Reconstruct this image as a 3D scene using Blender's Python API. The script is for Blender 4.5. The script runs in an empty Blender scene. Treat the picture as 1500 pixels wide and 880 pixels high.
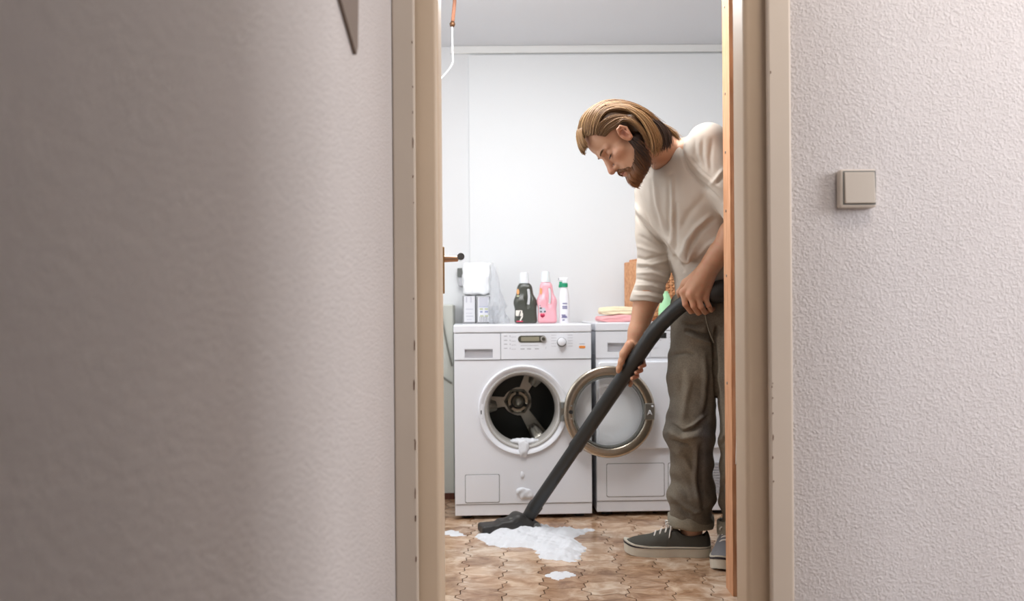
import bpy, bmesh, math, random
import numpy as np
from mathutils import Vector, Matrix, noise as mnoise

# ---------------------------------------------------------------- camera, world, lights, exposure
sc = bpy.context.scene
COL = sc.collection
PI = math.pi
FPX, CAMZ, HOR, ROLL = 1360.0, 0.91, 455.0, math.radians(0.42)
cam = bpy.data.cameras.new('camera'); camo = bpy.data.objects.new('camera', cam); COL.objects.link(camo)
cam.sensor_width = 36.0; cam.lens = FPX / 1500 * 36.0
cam.shift_y = (HOR - 440) / 1500
cam.clip_start = 0.02
camo.matrix_world = Matrix.Translation((0, 0, CAMZ)) @ Matrix.Rotation(PI/2, 4, 'X') @ Matrix.Rotation(-ROLL, 4, 'Z')
cam.dof.use_dof = True; cam.dof.focus_distance = 2.85; cam.dof.aperture_fstop = 3.2
sc.camera = camo
sc.view_settings.view_transform = 'Standard'; sc.view_settings.look = 'None'
sc.view_settings.exposure = 0.0; sc.view_settings.gamma = 1.0; sc.view_settings.use_curve_mapping = False

w = bpy.data.worlds.new('world'); sc.world = w; w.use_nodes = True
bg = w.node_tree.nodes['Background']; bg.inputs[0].default_value = (0.80, 0.86, 1.0, 1); bg.inputs[1].default_value = 0.5

def area(name, loc, target, sx, sy, watts, color):
    l = bpy.data.lights.new(name, 'AREA'); l.shape = 'RECTANGLE'; l.size = sx; l.size_y = sy
    l.energy = watts; l.color = color
    o = bpy.data.objects.new(name, l); COL.objects.link(o); o.location = loc
    o.rotation_euler = (Vector(target) - Vector(loc)).to_track_quat('-Z', 'Y').to_euler()
    return o
# laundry room: a ceiling light and daylight through the window in its left wall
area('laundry_ceiling_light', (0.15, 3.35, 2.17), (0.15, 3.35, 0), 0.9, 0.7, 15.5, (0.985, 0.99, 1.0))
area('laundry_window_light', (-1.27, 3.35, 1.45), (1.0, 3.45, 1.15), 1.1, 1.0, 10, (0.95, 0.98, 1.0))
pl_ = bpy.data.lights.new('laundry_fill', 'POINT'); pl_.energy = 21; pl_.shadow_soft_size = .11; pl_.color = (0.985, 0.99, 1.0)  # added fill light out of view, lifts the tone of the laundry ceiling
po_ = bpy.data.objects.new('laundry_fill', pl_); COL.objects.link(po_); po_.location = (0.0, 3.05, 2.06)
# hallway: daylight through the window at its right end, and a weak ceiling lamp behind the camera
area('hall_window_light', (2.95, 0.75, 1.75), (0.9, 1.75, 1.1), 1.0, 1.1, 49, (0.98, 0.96, 0.97))
area('hall_ceiling_light', (0.95, 1.2, 2.32), (0.95, 1.3, 0), 0.5, 0.3, 8, (1.0, 0.86, 0.72))
area('hall_rear_window_light', (1.10, -1.50, 1.85), (0.95, 1.97, 1.45), 0.5, 0.7, 30, (0.86, 0.91, 1.0))

# ---------------------------------------------------------------- helpers
def P(px, py, d):
    """point in metres that stands d metres in front of the camera plane, on the line of sight measured in the photograph"""
    a, b = px - 750.0, py - 440.0
    c, s = math.cos(ROLL), math.sin(ROLL)
    a, b = a*c - b*s, a*s + b*c
    return Vector((a*d/FPX, d, CAMZ - (b - (HOR-440))*d/FPX))

def tag(o, label=None, cat=None, group=None, kind=None):
    if label: o['label'] = label
    if cat: o['category'] = cat
    if group: o['group'] = group
    if kind: o['kind'] = kind
    return o
def thing(name, label, cat, loc=(0,0,0), rz=0, group=None):
    o = bpy.data.objects.new(name, None); COL.objects.link(o); o.location = loc; o.rotation_euler = (0,0,rz)
    o.empty_display_size = 0.05
    return tag(o, label, cat, group)
def link(name, me, m=None, parent=None, smooth=False):
    if m is not None: me.materials.append(m)
    o = bpy.data.objects.new(name, me); COL.objects.link(o)
    if parent is not None: o.parent = parent
    if smooth and len(me.polygons): me.polygons.foreach_set('use_smooth', [True]*len(me.polygons))
    return o
def obj(name, bm, m=None, parent=None, smooth=False, bevel=0, seg=2, auto=None):
    me = bpy.data.meshes.new(name)
    bmesh.ops.recalc_face_normals(bm, faces=bm.faces[:])
    bm.to_mesh(me); bm.free()
    o = link(name, me, m, parent, smooth or auto is not None)
    if auto is not None: me.set_sharp_from_angle(angle=math.radians(auto))
    if bevel:
        b = o.modifiers.new('bevel', 'BEVEL'); b.width = bevel; b.segments = seg; b.limit_method = 'ANGLE'; b.angle_limit = math.radians(40)
    return o
def struct(name, bm, m, parent=None, **k):
    o = obj(name, bm, m, parent, **k)
    if parent is None: o['kind'] = 'structure'
    return o
def box(bm, a, b, rot=None):
    (x0,y0,z0),(x1,y1,z1) = a, b
    vs = [bm.verts.new((x,y,z)) for x in (x0,x1) for y in (y0,y1) for z in (z0,z1)]
    for f in ((0,1,3,2),(4,6,7,5),(0,4,5,1),(2,3,7,6),(0,2,6,4),(1,5,7,3)): bm.faces.new([vs[i] for i in f])
    if rot is not None:
        bmesh.ops.transform(bm, matrix=rot, verts=vs)
    return vs
def nbox(*ab):
    bm = bmesh.new()
    for a, b in ab: box(bm, a, b)
    return bm
def tube(bm, pts, rs, n=12, cap=True):
    pts = [Vector(p) for p in pts]
    if not hasattr(rs, '__len__'): rs = [rs]*len(pts)
    rings = []; up = None
    for i, p in enumerate(pts):
        t = (pts[min(i+1,len(pts)-1)] - pts[max(i-1,0)]).normalized()
        if up is None:
            up = Vector((0,0,1)) if abs(t.z) < .9 else Vector((1,0,0))
        up = (up - t*up.dot(t)).normalized(); s = t.cross(up)
        rings.append([bm.verts.new(p + (up*math.cos(2*PI*k/n) + s*math.sin(2*PI*k/n))*rs[i]) for k in range(n)])
    for a, b in zip(rings, rings[1:]):
        for k in range(n): bm.faces.new((a[k], a[(k+1)%n], b[(k+1)%n], b[k]))
    if cap:
        bm.faces.new(rings[0][::-1]); bm.faces.new(rings[-1])
    return bm
def lathe(bm, prof, n=32, axis='Z', center=(0,0,0), sy=1.0, closed=False):
    """prof: (radius, height) pairs turned about the axis"""
    rings = []
    for r, h in prof:
        ring = []
        for k in range(n):
            c, s = r*math.cos(2*PI*k/n), r*math.sin(2*PI*k/n)*sy
            v = (c, s, h) if axis == 'Z' else ((c, h, s) if axis == 'Y' else (h, c, s))
            ring.append(bm.verts.new(Vector(center) + Vector(v)))
        rings.append(ring)
    m = len(rings)
    for i in range(m if closed else m-1):
        a, b = rings[i], rings[(i+1) % m]
        for k in range(n): bm.faces.new((a[k], a[(k+1)%n], b[(k+1)%n], b[k]))
    if not closed:
        if prof[0][0] > 1e-6: bm.faces.new(rings[0][::-1])
        if prof[-1][0] > 1e-6: bm.faces.new(rings[-1])
    return bm
def prism(bm, poly, y0, y1, axis='Y'):
    """poly of (x, z) pushed from y0 to y1"""
    f = (lambda p, h: (p[0], h, p[1])) if axis == 'Y' else (lambda p, h: (p[0], p[1], h))
    a = [bm.verts.new(f(p, y0)) for p in poly]; b = [bm.verts.new(f(p, y1)) for p in poly]
    n = len(poly)
    bm.faces.new(a[::-1]); bm.faces.new(b)
    for i in range(n): bm.faces.new((a[i], a[(i+1)%n], b[(i+1)%n], b[i]))
    return bm
def rrect(x0, z0, x1, z1, r, n=5):
    out = []
    for cx, cz, a0 in ((x1-r, z1-r, 0), (x0+r, z1-r, PI/2), (x0+r, z0+r, PI), (x1-r, z0+r, 1.5*PI)):
        out += [(cx + r*math.cos(a0 + PI/2*i/n), cz + r*math.sin(a0 + PI/2*i/n)) for i in range(n+1)]
    return out
def spline(pts, n):
    pts = [Vector(p) for p in pts]; q = [pts[0]*2-pts[1]] + pts + [pts[-1]*2-pts[-2]]
    out = []
    for i in range(n):
        t = i/(n-1)*(len(pts)-1); k = min(int(t), len(pts)-2); u = t-k
        a,b,c,d = q[k:k+4]
        out.append(0.5*((2*b) + (c-a)*u + (2*a-5*b+4*c-d)*u*u + (3*b-a-3*c+d)*u**3))
    return out

# ---------------------------------------------------------------- materials
def lin(c):
    c = c if max(c) <= 1 else tuple(v/255 for v in c)
    return tuple((v/12.92 if v <= .04045 else ((v+.055)/1.055)**2.4) for v in c)
def mat(name, rgb, rough=.5, metal=0, var=0, vscale=8, bump=0, bscale=60, bdist=.001, rgb2=None, coat=0, trans=0, sss=0, attr=None, spec=.5, stretch=None):
    m = bpy.data.materials.new(name); m.use_nodes = True
    nt = m.node_tree; N, L = nt.nodes, nt.links; b = N['Principled BSDF']
    b.inputs['Roughness'].default_value = rough; b.inputs['Metallic'].default_value = metal
    b.inputs['Specular IOR Level'].default_value = spec
    b.inputs['Coat Weight'].default_value = coat; b.inputs['Transmission Weight'].default_value = trans
    if sss:
        b.inputs['Subsurface Weight'].default_value = sss; b.inputs['Subsurface Radius'].default_value = (1,.4,.25); b.inputs['Subsurface Scale'].default_value = .006
    c = lin(rgb); base = None
    tc = N.new('ShaderNodeTexCoord'); src = tc.outputs['Object']
    if stretch:
        mp = N.new('ShaderNodeMapping'); mp.inputs['Scale'].default_value = stretch; L.new(src, mp.inputs[0]); src = mp.outputs[0]
    if attr:
        at = N.new('ShaderNodeAttribute'); at.attribute_name = attr; base = at.outputs['Color']
    if var or rgb2:
        nz = N.new('ShaderNodeTexNoise'); nz.inputs['Scale'].default_value = vscale; nz.inputs['Detail'].default_value = 5
        L.new(src, nz.inputs['Vector'])
        mx = N.new('ShaderNodeMix'); mx.data_type = 'RGBA'
        rp = N.new('ShaderNodeValToRGB'); rp.color_ramp.elements[0].position = .35; rp.color_ramp.elements[1].position = .65
        L.new(nz.outputs['Fac'], rp.inputs[0]); L.new(rp.outputs[0], mx.inputs['Factor'])
        if attr:
            mx.blend_type = 'MULTIPLY'; L.new(base, mx.inputs['A']); mx.inputs['B'].default_value = (1-var,)*3+(1,)
        else:
            c2 = lin(rgb2) if rgb2 else tuple(v*(1-var) for v in c)
            mx.inputs['A'].default_value = c+(1,); mx.inputs['B'].default_value = c2+(1,)
        base = mx.outputs['Result']
    if base: L.new(base, b.inputs['Base Color'])
    else: b.inputs['Base Color'].default_value = c+(1,)
    if bump:
        nb = N.new('ShaderNodeTexNoise'); nb.inputs['Scale'].default_value = bscale; nb.inputs['Detail'].default_value = 6
        L.new(src, nb.inputs['Vector'])
        bp = N.new('ShaderNodeBump'); bp.inputs['Strength'].default_value = bump; bp.inputs['Distance'].default_value = bdist
        L.new(nb.outputs['Fac'], bp.inputs['Height']); L.new(bp.outputs[0], b.inputs['Normal'])
    return m
def plaster(name, rgb, scale, strength, dist, stain=0):
    """roughcast plaster: flattened crumbs of render, several sizes"""
    m = mat(name, rgb, .85, var=.05, vscale=2.5, spec=.25)
    N, L = m.node_tree.nodes, m.node_tree.links; b = N['Principled BSDF']
    tc = N.new('ShaderNodeTexCoord')
    a = N.new('ShaderNodeTexNoise'); a.inputs['Scale'].default_value = scale; a.inputs['Detail'].default_value = 7; a.inputs['Distortion'].default_value = .35
    L.new(tc.outputs['Object'], a.inputs['Vector'])
    r = N.new('ShaderNodeValToRGB'); r.color_ramp.elements[0].position = .42; r.color_ramp.elements[1].position = .68
    L.new(a.outputs['Fac'], r.inputs[0])
    bp = N.new('ShaderNodeBump'); bp.inputs['Strength'].default_value = strength; bp.inputs['Distance'].default_value = dist
    L.new(r.outputs[0], bp.inputs['Height']); L.new(bp.outputs[0], b.inputs['Normal'])
    return m
def glass(name, tint=(1,1,1), rough=.03, refl=1.0):
    m = bpy.data.materials.new(name); m.use_nodes = True
    N, L = m.node_tree.nodes, m.node_tree.links; N.remove(N['Principled BSDF'])
    t = N.new('ShaderNodeBsdfTransparent'); t.inputs[0].default_value = tuple(tint)+(1,)
    g = N.new('ShaderNodeBsdfGlossy'); g.inputs['Roughness'].default_value = rough
    fr = N.new('ShaderNodeFresnel'); fr.inputs[0].default_value = 1.5
    mm = N.new('ShaderNodeMath'); mm.operation = 'MULTIPLY'; mm.inputs[1].default_value = refl
    mx = N.new('ShaderNodeMixShader'); L.new(fr.outputs[0], mm.inputs[0]); L.new(mm.outputs[0], mx.inputs[0])
    L.new(t.outputs[0], mx.inputs[1]); L.new(g.outputs[0], mx.inputs[2]); L.new(mx.outputs[0], N['Material Output'].inputs[0])
    return m

M = dict(
    hall_wall=plaster('hall_plaster', (211,206,205), 185, .6, .003),
    room_wall=mat('room_wall_paint', (232,233,234), .8, bump=.15, bscale=120, spec=.2),
    low_wall=mat('ledge_paint', (196,198,190), .8, spec=.2),
    ceiling=mat('ceiling_paint', (226,227,230), .85, spec=.2),
    panel=mat('wall_board', (236,238,239), .6, spec=.3),
    frame=mat('door_frame_paint', (212,192,168), .45, var=.05, vscale=3, bump=.08, bscale=90),
    casing=mat('casing_paint', (210,198,184), .5, var=.05, vscale=3, bump=.08, bscale=90),
    chip=mat('bare_chip', (112,84,66), .8),
    lacquer=mat('white_lacquer', (238,238,236), .35),
    wood=mat('raw_pine', (214,164,126), .6, rgb2=(192,134,94), vscale=9, stretch=(14,14,1), bump=.2, bscale=30),
    wood_light=mat('pale_pine', (214,160,92), .6, rgb2=(190,130,70), vscale=9, stretch=(1,10,10)),
    dark_wood=mat('red_brown_wood', (98,52,34), .6, rgb2=(70,36,24), vscale=6, stretch=(12,12,1)),
    brass=mat('brass', (186,144,92), .32, 1),
    copper=mat('copper', (206,166,138), .35, 1),
    chrome=mat('chrome', (214,216,214), .12, 1),
    steel=mat('brushed_steel', (196,186,170), .24, 1),
    dull_steel=mat('dull_steel', (170,168,160), .4, 1),
    enamel=mat('white_enamel', (234,236,241), .28, spec=.5, coat=.2),
    plastic=mat('white_plastic', (232,234,239), .4),
    grey_plastic=mat('grey_plastic', (188,188,192), .45),
    bezel=mat('grey_bezel', (176,172,166), .4),
    seal=mat('grey_rubber_seal', (110,110,106), .6),
    dark=mat('dark_slot', (28,28,28), .6),
    recess=mat('shaded_slot_plastic', (176,174,178), .6),
    display=mat('display_bezel', (82,80,70), .3),
    lcd=mat('display_screen', (150,146,126), .3),
    print=mat('grey_print', (176,176,182), .6),
    orange=mat('orange_badge', (240,150,70), .5),
    drum=mat('drum_steel', (170,168,160), .38, .8),
    drum_dark=mat('drum_plate', (58,60,58), .3, .5),
    drum_light=mat('drum_hub_steel', (225,220,208), .35, .75),
    glassm=glass('door_glass', (.985,.99,.985), .02, .3),
    film=None,
    black=mat('black_hose_plastic', (40,42,42), .42, bump=.05, bscale=200),
    black2=mat('dark_nozzle_plastic', (52,50,48), .48),
    foam=mat('soap_foam', (228,230,234), .6, bump=.25, bscale=90, bdist=.004),
    grout=mat('grout', (84,60,44), .85),
    hall_floor=mat('hall_floor', (150,130,110), .6),
    rocker=mat('rocker_plastic', (182,172,160), .38),
    switch=mat('switch_plastic', (206,196,184), .38),
    white_box=mat('white_carton', (238,240,242), .6),
    carton=mat('grey_carton', (142,142,144), .6),
    carton_face=mat('carton_label', (222,222,226), .6),
    grey_label=mat('grey_label', (196,196,204), .6),
    blue_print=mat('blue_print', (150,156,190), .6),
    olive_print=mat('olive_print', (190,194,160), .6),
    dark_bottle=mat('dark_bottle', (72,74,66), .35),
    pink_bottle=mat('pink_bottle', (242,176,186), .35, sss=.1),
    clear_cap=mat('frosted_cap', (226,230,232), .3, sss=.1),
    white_bottle=mat('white_bottle', (240,240,244), .35),
    green=mat('green_trigger', (38,150,110), .4),
    purple=mat('purple_print', (112,108,150), .6),
    rose=mat('rose_print', (220,64,100), .5),
    apricot=mat('apricot_print', (232,170,110), .5),
    cream_print=mat('cream_print', (232,226,216), .6),
    dark_print=mat('dark_print', (52,50,50), .6),
    lime=mat('pale_green_bottle', (168,218,170), .35, sss=.2),
    wicker=mat('wicker', (224,168,120), .6, rgb2=(198,134,88), vscale=60),
    wicker_dark=mat('wicker_rim', (178,108,62), .6, rgb2=(140,80,44), vscale=60),
    towel_pink=mat('pink_towel', (240,176,178), .95, bump=.6, bscale=300, bdist=.002),
    towel_cream=mat('cream_towel', (244,230,196), .95, bump=.6, bscale=300, bdist=.002),
    cable=mat('grey_cable', (126,126,118), .6),
    rope=mat('brown_tube', (176,120,92), .6),
    dark_brass=mat('dark_brass', (110,76,50), .4, .6),
    white_cord=mat('white_cord', (232,232,234), .7),
    box_grey=mat('grey_box', (108,110,106), .5),
    shadow_grey=mat('grey_shadow', (122,108,98), .9),
)

def film_mat():
    m = glass('clear_film', (.97,.98,.99), .25, .5); N, L = m.node_tree.nodes, m.node_tree.links
    d = N.new('ShaderNodeBsdfDiffuse'); d.inputs[0].default_value = (.86,.87,.89,1); t = N.new('ShaderNodeBsdfTranslucent'); t.inputs[0].default_value = (.86,.87,.89,1)
    a = N.new('ShaderNodeMixShader'); a.inputs[0].default_value = .5; L.new(d.outputs[0], a.inputs[1]); L.new(t.outputs[0], a.inputs[2])
    out = N['Material Output']; old = out.inputs[0].links[0].from_socket
    b = N.new('ShaderNodeMixShader'); b.inputs[0].default_value = .38; L.new(old, b.inputs[1]); L.new(a.outputs[0], b.inputs[2]); L.new(b.outputs[0], out.inputs[0])
    return m
M['film'] = film_mat()

# ---------------------------------------------------------------- the setting
WY = 1.97                      # hallway face of the door wall
RB = 4.66                      # laundry back wall
CZ = 2.235                     # laundry ceiling
struct('wall_left', nbox(((-.42,-1.6,0),(-.25,WY+.02,2.45))), M['hall_wall'])
wf = nbox(((.592,WY,0),(3.05,WY+.1,2.45)), ((-.25,WY,2.03),(.592,WY+.1,2.45)))
struct('wall_front', wf, M['hall_wall'])
struct('wall_right', nbox(((3.0,1.4,0),(3.1,2.0,2.45)), ((3.0,-1.6,0),(3.1,.1,2.45)), ((3.0,.1,0),(3.1,1.4,1.1)), ((3.0,.1,2.3),(3.1,1.4,2.45))), M['hall_wall'])
struct('wall_rear', nbox(((-.4,-1.7,0),(.85,-1.6,2.45)), ((1.35,-1.7,0),(3.1,-1.6,2.45)), ((.85,-1.7,0),(1.35,-1.6,1.5)), ((.85,-1.7,2.2),(1.35,-1.6,2.45))), M['hall_wall'])
struct('wall_side_blocker', nbox(((.70,-1.6,0),(.82,.95,2.45))), M['hall_wall'])  # unseen wall added beside the camera to keep light off the left wall
c = bmesh.new(); box(c, (-.42,-1.7,2.45), (3.1,2.07,2.5)); box(c, (-1.4,2.05,CZ), (1.65,4.76,CZ+.1))
struct('ceiling', c, M['ceiling'])
struct('wall_back', nbox(((-1.4,RB,0),(1.65,RB+.1,CZ))), M['room_wall'])
struct('wall_laundry_left', nbox(((-1.4,2.05,0),(-1.3,2.75,CZ)), ((-1.4,3.95,0),(-1.3,RB,CZ)), ((-1.4,2.75,0),(-1.3,3.95,.9)), ((-1.4,2.75,2.0),(-1.3,3.95,CZ))), M['room_wall'])
struct('wall_laundry_right', nbox(((1.55,2.05,0),(1.65,RB,CZ))), M['room_wall'])
struct('wall_laundry_front', nbox(((-1.4,2.051,0),(-.251,2.07,CZ)), ((.592,2.071,0),(1.65,2.085,CZ))), M['room_wall'])
wn = bmesh.new()
for a, b in (((-1.36,2.75,.9),(-1.33,3.95,.95)), ((-1.36,2.75,1.95),(-1.33,3.95,2.0)), ((-1.36,2.75,.95),(-1.33,2.8,1.95)), ((-1.36,3.9,.95),(-1.33,3.95,1.95)), ((-1.36,3.32,.95),(-1.33,3.38,1.95))): box(wn, a, b)
struct('window_1', wn, M['lacquer'])
wn = bmesh.new()
for a, b in (((3.03,.1,1.1),(3.06,1.4,1.15)), ((3.03,.1,2.25),(3.06,1.4,2.3)), ((3.03,.1,1.15),(3.06,.15,2.25)), ((3.03,1.35,1.15),(3.06,1.4,2.25))): box(wn, a, b)
struct('window_2', wn, M['lacquer'])
# flat board fixed on the back wall, cornice strip above it, low ledge at the left
struct('trim_1', nbox(((-.30,RB-.022,CZ-.037),(1.55,RB,CZ))), M['lacquer'], bevel=.004)
bx = P(686,79,RB-.02).x
struct('trim_2', nbox(((bx,RB-.016,.30),(1.55,RB,CZ-.045))), M['panel'], bevel=.003)
struct('trim_3', nbox(((-1.3,4.50,0),(-.285,RB,P(660,446,4.5).z))), M['low_wall'], bevel=.006)
struct('baseboard_back', nbox(((-1.3,4.488,0),(-.285,4.50,.03))), M['dark_wood'])

# door frame: casing on the hallway face, stepped jamb, head; both uprights carry chips along their inner edge
dl = thing('door_frame', 'beige painted door frame with worn chipped edges around the doorway', 'door frame', (.17,WY,0))
dl['kind'] = 'structure'
def loc(bm): bmesh.ops.translate(bm, verts=bm.verts[:], vec=(-.17,-WY,0)); return bm
obj('casing', loc(nbox(((-.2495,WY-.014,0),(-.2015,WY+.001,2.06)))), M['casing'], dl, bevel=.004)
obj('casing', loc(nbox(((.5415,WY-.014,0),(.592,WY+.001,2.06)))), M['casing'], dl, bevel=.005)
obj('casing', loc(nbox(((-.2495,WY-.014,2.06),(.592,WY+.001,2.11)))), M['casing'], dl, bevel=.004)
# jambs: a flat stop face, rounded towards the opening
def jamb(xa, xb):
    s = 1 if xb > xa else -1
    pr = [(xa,WY-.002),(xa,WY+.101),(xb,WY+.101),(xb,WY+.022)]
    for k in range(1,5): pr.append((xb - s*.012*(1-math.cos(PI/2*k/4)), WY+.022-.012*math.sin(PI/2*k/4)))
    pr.append((xa+s*.006, WY+.010)); 
    bm = bmesh.new(); prism(bm, pr, 0, 2.03, 'Z'); return loc(bm)
obj('jamb', jamb(-.2465,-.1535), M['frame'], dl, auto=30)
obj('jamb', jamb(.588,.4975), M['frame'], dl, auto=30)
obj('head', loc(nbox(((-.2,WY+.008,1.985),(.55,WY+.1,2.03)))), M['frame'], dl)
random.seed(3)
cb = bmesh.new()
for x0, ys in ((-.2065, (60,130,165,210,255,300,430,505,560,640,655,718,752,762,810)), (.5475, (112,560,575,590,612,640,668,700))):
    for y in ys:
        z = .91 + (455-y)*WY/FPX + random.uniform(-.01,.01); h = random.choice((.004,.006,.012,.022)); wd = random.uniform(.0007,.0014)
        x = x0 + random.uniform(-.001,.001)
        prism(cb, [(x-wd,z-h*.5),(x+wd*.5,z-h*.55),(x+wd,z+h*.2),(x,z+h*.55),(x-wd*.8,z+h*.3)], WY-.0146, WY-.010)
o = obj('paint_chips', loc(cb), M['chip'], dl); o['kind'] = 'stuff'

# light switch
sw = thing('light_switch', 'square beige rocker light switch on the rough plaster wall', 'switch', tuple(P(1256.5,276,WY-.02)))
obj('switch_frame', nbox(((-.0385,-.004,-.040),(.0385,.020,.040))), M['switch'], sw, bevel=.005, seg=3)
rk = bmesh.new(); vs = box(rk, (-.030,-.011,-.032), (.034,-.002,.034))
for v in vs:
    if v.co.y < -.005 and v.co.z > 0: v.co.y += .005
obj('rocker', rk, M['rocker'], sw, bevel=.0025, seg=3)
gp = nbox(((-.0325,-.0046,-.0345),(.0365,-.0035,.0365)))
obj('rocker_gap', gp, M['seal'], sw)

# dark wedge in place of a cast shadow on the hallway wall, near the door
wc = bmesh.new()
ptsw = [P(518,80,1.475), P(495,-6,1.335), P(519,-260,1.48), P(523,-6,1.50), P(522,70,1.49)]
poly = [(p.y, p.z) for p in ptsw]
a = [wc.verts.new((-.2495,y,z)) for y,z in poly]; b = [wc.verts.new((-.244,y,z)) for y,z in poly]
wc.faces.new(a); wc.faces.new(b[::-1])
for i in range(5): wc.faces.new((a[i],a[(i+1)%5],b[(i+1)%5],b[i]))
tag(obj('shadow_wedge', wc, M['shadow_grey']), 'pointed grey wedge imitating a shadow on the shaded hallway wall', 'shadow')

# laundry door: opened back against the view, only its handle shows past the jamb
ang = math.radians(94.2)
dd = thing('door_leaf', 'white door opened into the laundry room with brass handle plate', 'door', (-.146,2.085,0), ang)
dd['kind'] = 'structure'
dd.name = 'door_1'
obj('door_panel', nbox(((0,.012,.012),(.76,.052,1.985))), M['lacquer'], dd, bevel=.002)
# local x runs along the leaf, local -y is the room-side face seen from the hall
zh = P(660,379,2.78).z
hx = .695
obj('handle_plate', nbox(((hx-.02,.004,P(652,430,2.78).z),(hx+.02,.0125,P(652,362,2.78).z))), M['brass'], dd, bevel=.002)
hb = bmesh.new(); tube(hb, [(hx,.006,zh),(hx,-.036,zh)], [.0105,.0085], 16)
hd = obj('handle', hb, M['copper'], dd, auto=40)
hb = bmesh.new(); tube(hb, [(hx+.006,-.042,zh+.002),(hx-.03,-.045,zh+.002),(hx-.10,-.043,zh+.001)], [.0095,.011,.0105], 16)
obj('lever', hb, M['chrome'], hd, auto=40)
for z in (.25, 1.75):
    hb = bmesh.new(); tube(hb, [(-.002,.034,z-.04),(-.002,.034,z+.04)], .007, 10); obj('hinge', hb, M['chrome'], dd)

# floor: hallway slab, grout bed, patterned tiles one by one
fl = struct('floor', nbox(((-1.4,2.05,-.06),(1.65,4.76,-.0035))), M['grout'])
obj('hall_floor', nbox(((-.42,-1.7,-.06),(3.1,2.05,0))), M['hall_floor'], fl)
tm = bpy.data.materials.new('floor_tile'); tm.use_nodes = True
N, L = tm.node_tree.nodes, tm.node_tree.links; pb = N['Principled BSDF']
tc = N.new('ShaderNodeTexCoord'); ge = N.new('ShaderNodeNewGeometry'); oi = N.new('ShaderNodeObjectInfo')
mp = N.new('ShaderNodeMapping'); mp.inputs['Scale'].default_value = (13,16,13)
L.new(ge.outputs['Position'], mp.inputs[0])
n1 = N.new('ShaderNodeTexNoise'); n1.inputs['Scale'].default_value = 1.0; n1.inputs['Detail'].default_value = 6; n1.inputs['Roughness'].default_value = .62; n1.inputs['Distortion'].default_value = .8
L.new(mp.outputs[0], n1.inputs['Vector'])
r1 = N.new('ShaderNodeValToRGB'); e = r1.color_ramp.elements
e[0].position = .26; e[0].color = lin((136,104,80))+(1,)
e[1].position = .74; e[1].color = lin((228,208,186))+(1,)
x = r1.color_ramp.elements.new(.46); x.color = lin((180,148,120))+(1,)
ad = N.new('ShaderNodeMath'); ad.operation = 'MULTIPLY_ADD'; ad.inputs[1].default_value = .24; ad.inputs[2].default_value = -.12
L.new(oi.outputs['Random'], ad.inputs[0])
a2 = N.new('ShaderNodeMath'); a2.operation = 'ADD'; L.new(ad.outputs[0], a2.inputs[0]); L.new(n1.outputs['Fac'], a2.inputs[1])
L.new(a2.outputs[0], r1.inputs[0]); 
# rosy cast in places
n2 = N.new('ShaderNodeTexNoise'); n2.inputs['Scale'].default_value = 5; L.new(ge.outputs['Position'], n2.inputs['Vector'])
mx = N.new('ShaderNodeMix'); mx.data_type = 'RGBA'; mx.blend_type = 'MULTIPLY'; mx.inputs['B'].default_value = (1.0,.92,.84,1)
r2 = N.new('ShaderNodeValToRGB'); r2.color_ramp.elements[0].position = .4; r2.color_ramp.elements[1].position = .6
L.new(n2.outputs['Fac'], r2.inputs[0]); L.new(r2.outputs[0], mx.inputs['Factor']); L.new(r1.outputs[0], mx.inputs['A'])
L.new(mx.outputs['Result'], pb.inputs['Base Color'])
pb.inputs['Roughness'].default_value = .24
nb = N.new('ShaderNodeBump'); nb.inputs['Strength'].default_value = .12; nb.inputs['Distance'].default_value = .002
L.new(n1.outputs['Fac'], nb.inputs['Height']); L.new(nb.outputs[0], pb.inputs['Normal'])
W1, W2, TH = .081, .055, .134
def tile_outline(sx_=.972, sy_=.995):
    v = [(W1,0),(W2,TH/2),(-W2,TH/2),(-W1,0),(-W2,-TH/2),(W2,-TH/2)]
    out = []
    for k in range(6):
        (x0,y0),(x1,y1) = v[k], v[(k+1)%6]; dx, dy = x1-x0, y1-y0; l = math.hypot(dx,dy); nx, ny = dy/l, -dx/l
        amp = .009 
        for i in range(4):
            t = i/4; o_ = amp*math.sin(2*PI*t)
            out.append(((x0+dx*t+nx*o_)*sx_, (y0+dy*t+ny*o_)*sy_))
    return out
TO = tile_outline()
tb = bmesh.new(); prism(tb, TO, -.006, 0, 'Z')
tme = bpy.data.meshes.new('tile'); bmesh.ops.recalc_face_normals(tb, faces=tb.faces[:]); tb.to_mesh(tme); tb.free(); tme.materials.append(tm)
random.seed(11)
rest = bmesh.new(); cnt = 0
for i in range(-13, 15):
    for j in range(-1, 22):
        x = i*(W1+W2) + .03; y = 2.1 + (j + .5*(i % 2))*TH
        if not (-1.28 < x < 1.53 and 2.12 < y < 4.62): continue
        if -.17*y/1.35 - .12 < x < min(.36*y,1.3) and y < 4.16:
            o = bpy.data.objects.new('tile', tme); COL.objects.link(o); o.parent = fl
            o.location = (x, y, random.uniform(-.0006,.0004)); cnt += 1
        else:
            pl = [(p[0]+x, p[1]+y) for p in TO[::2]]
            f = rest.faces.new([rest.verts.new((p[0],p[1],0)) for p in pl])
o = obj('floor_tiles', rest, tm, fl); o['kind'] = 'stuff'
print('tiles', cnt)

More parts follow.
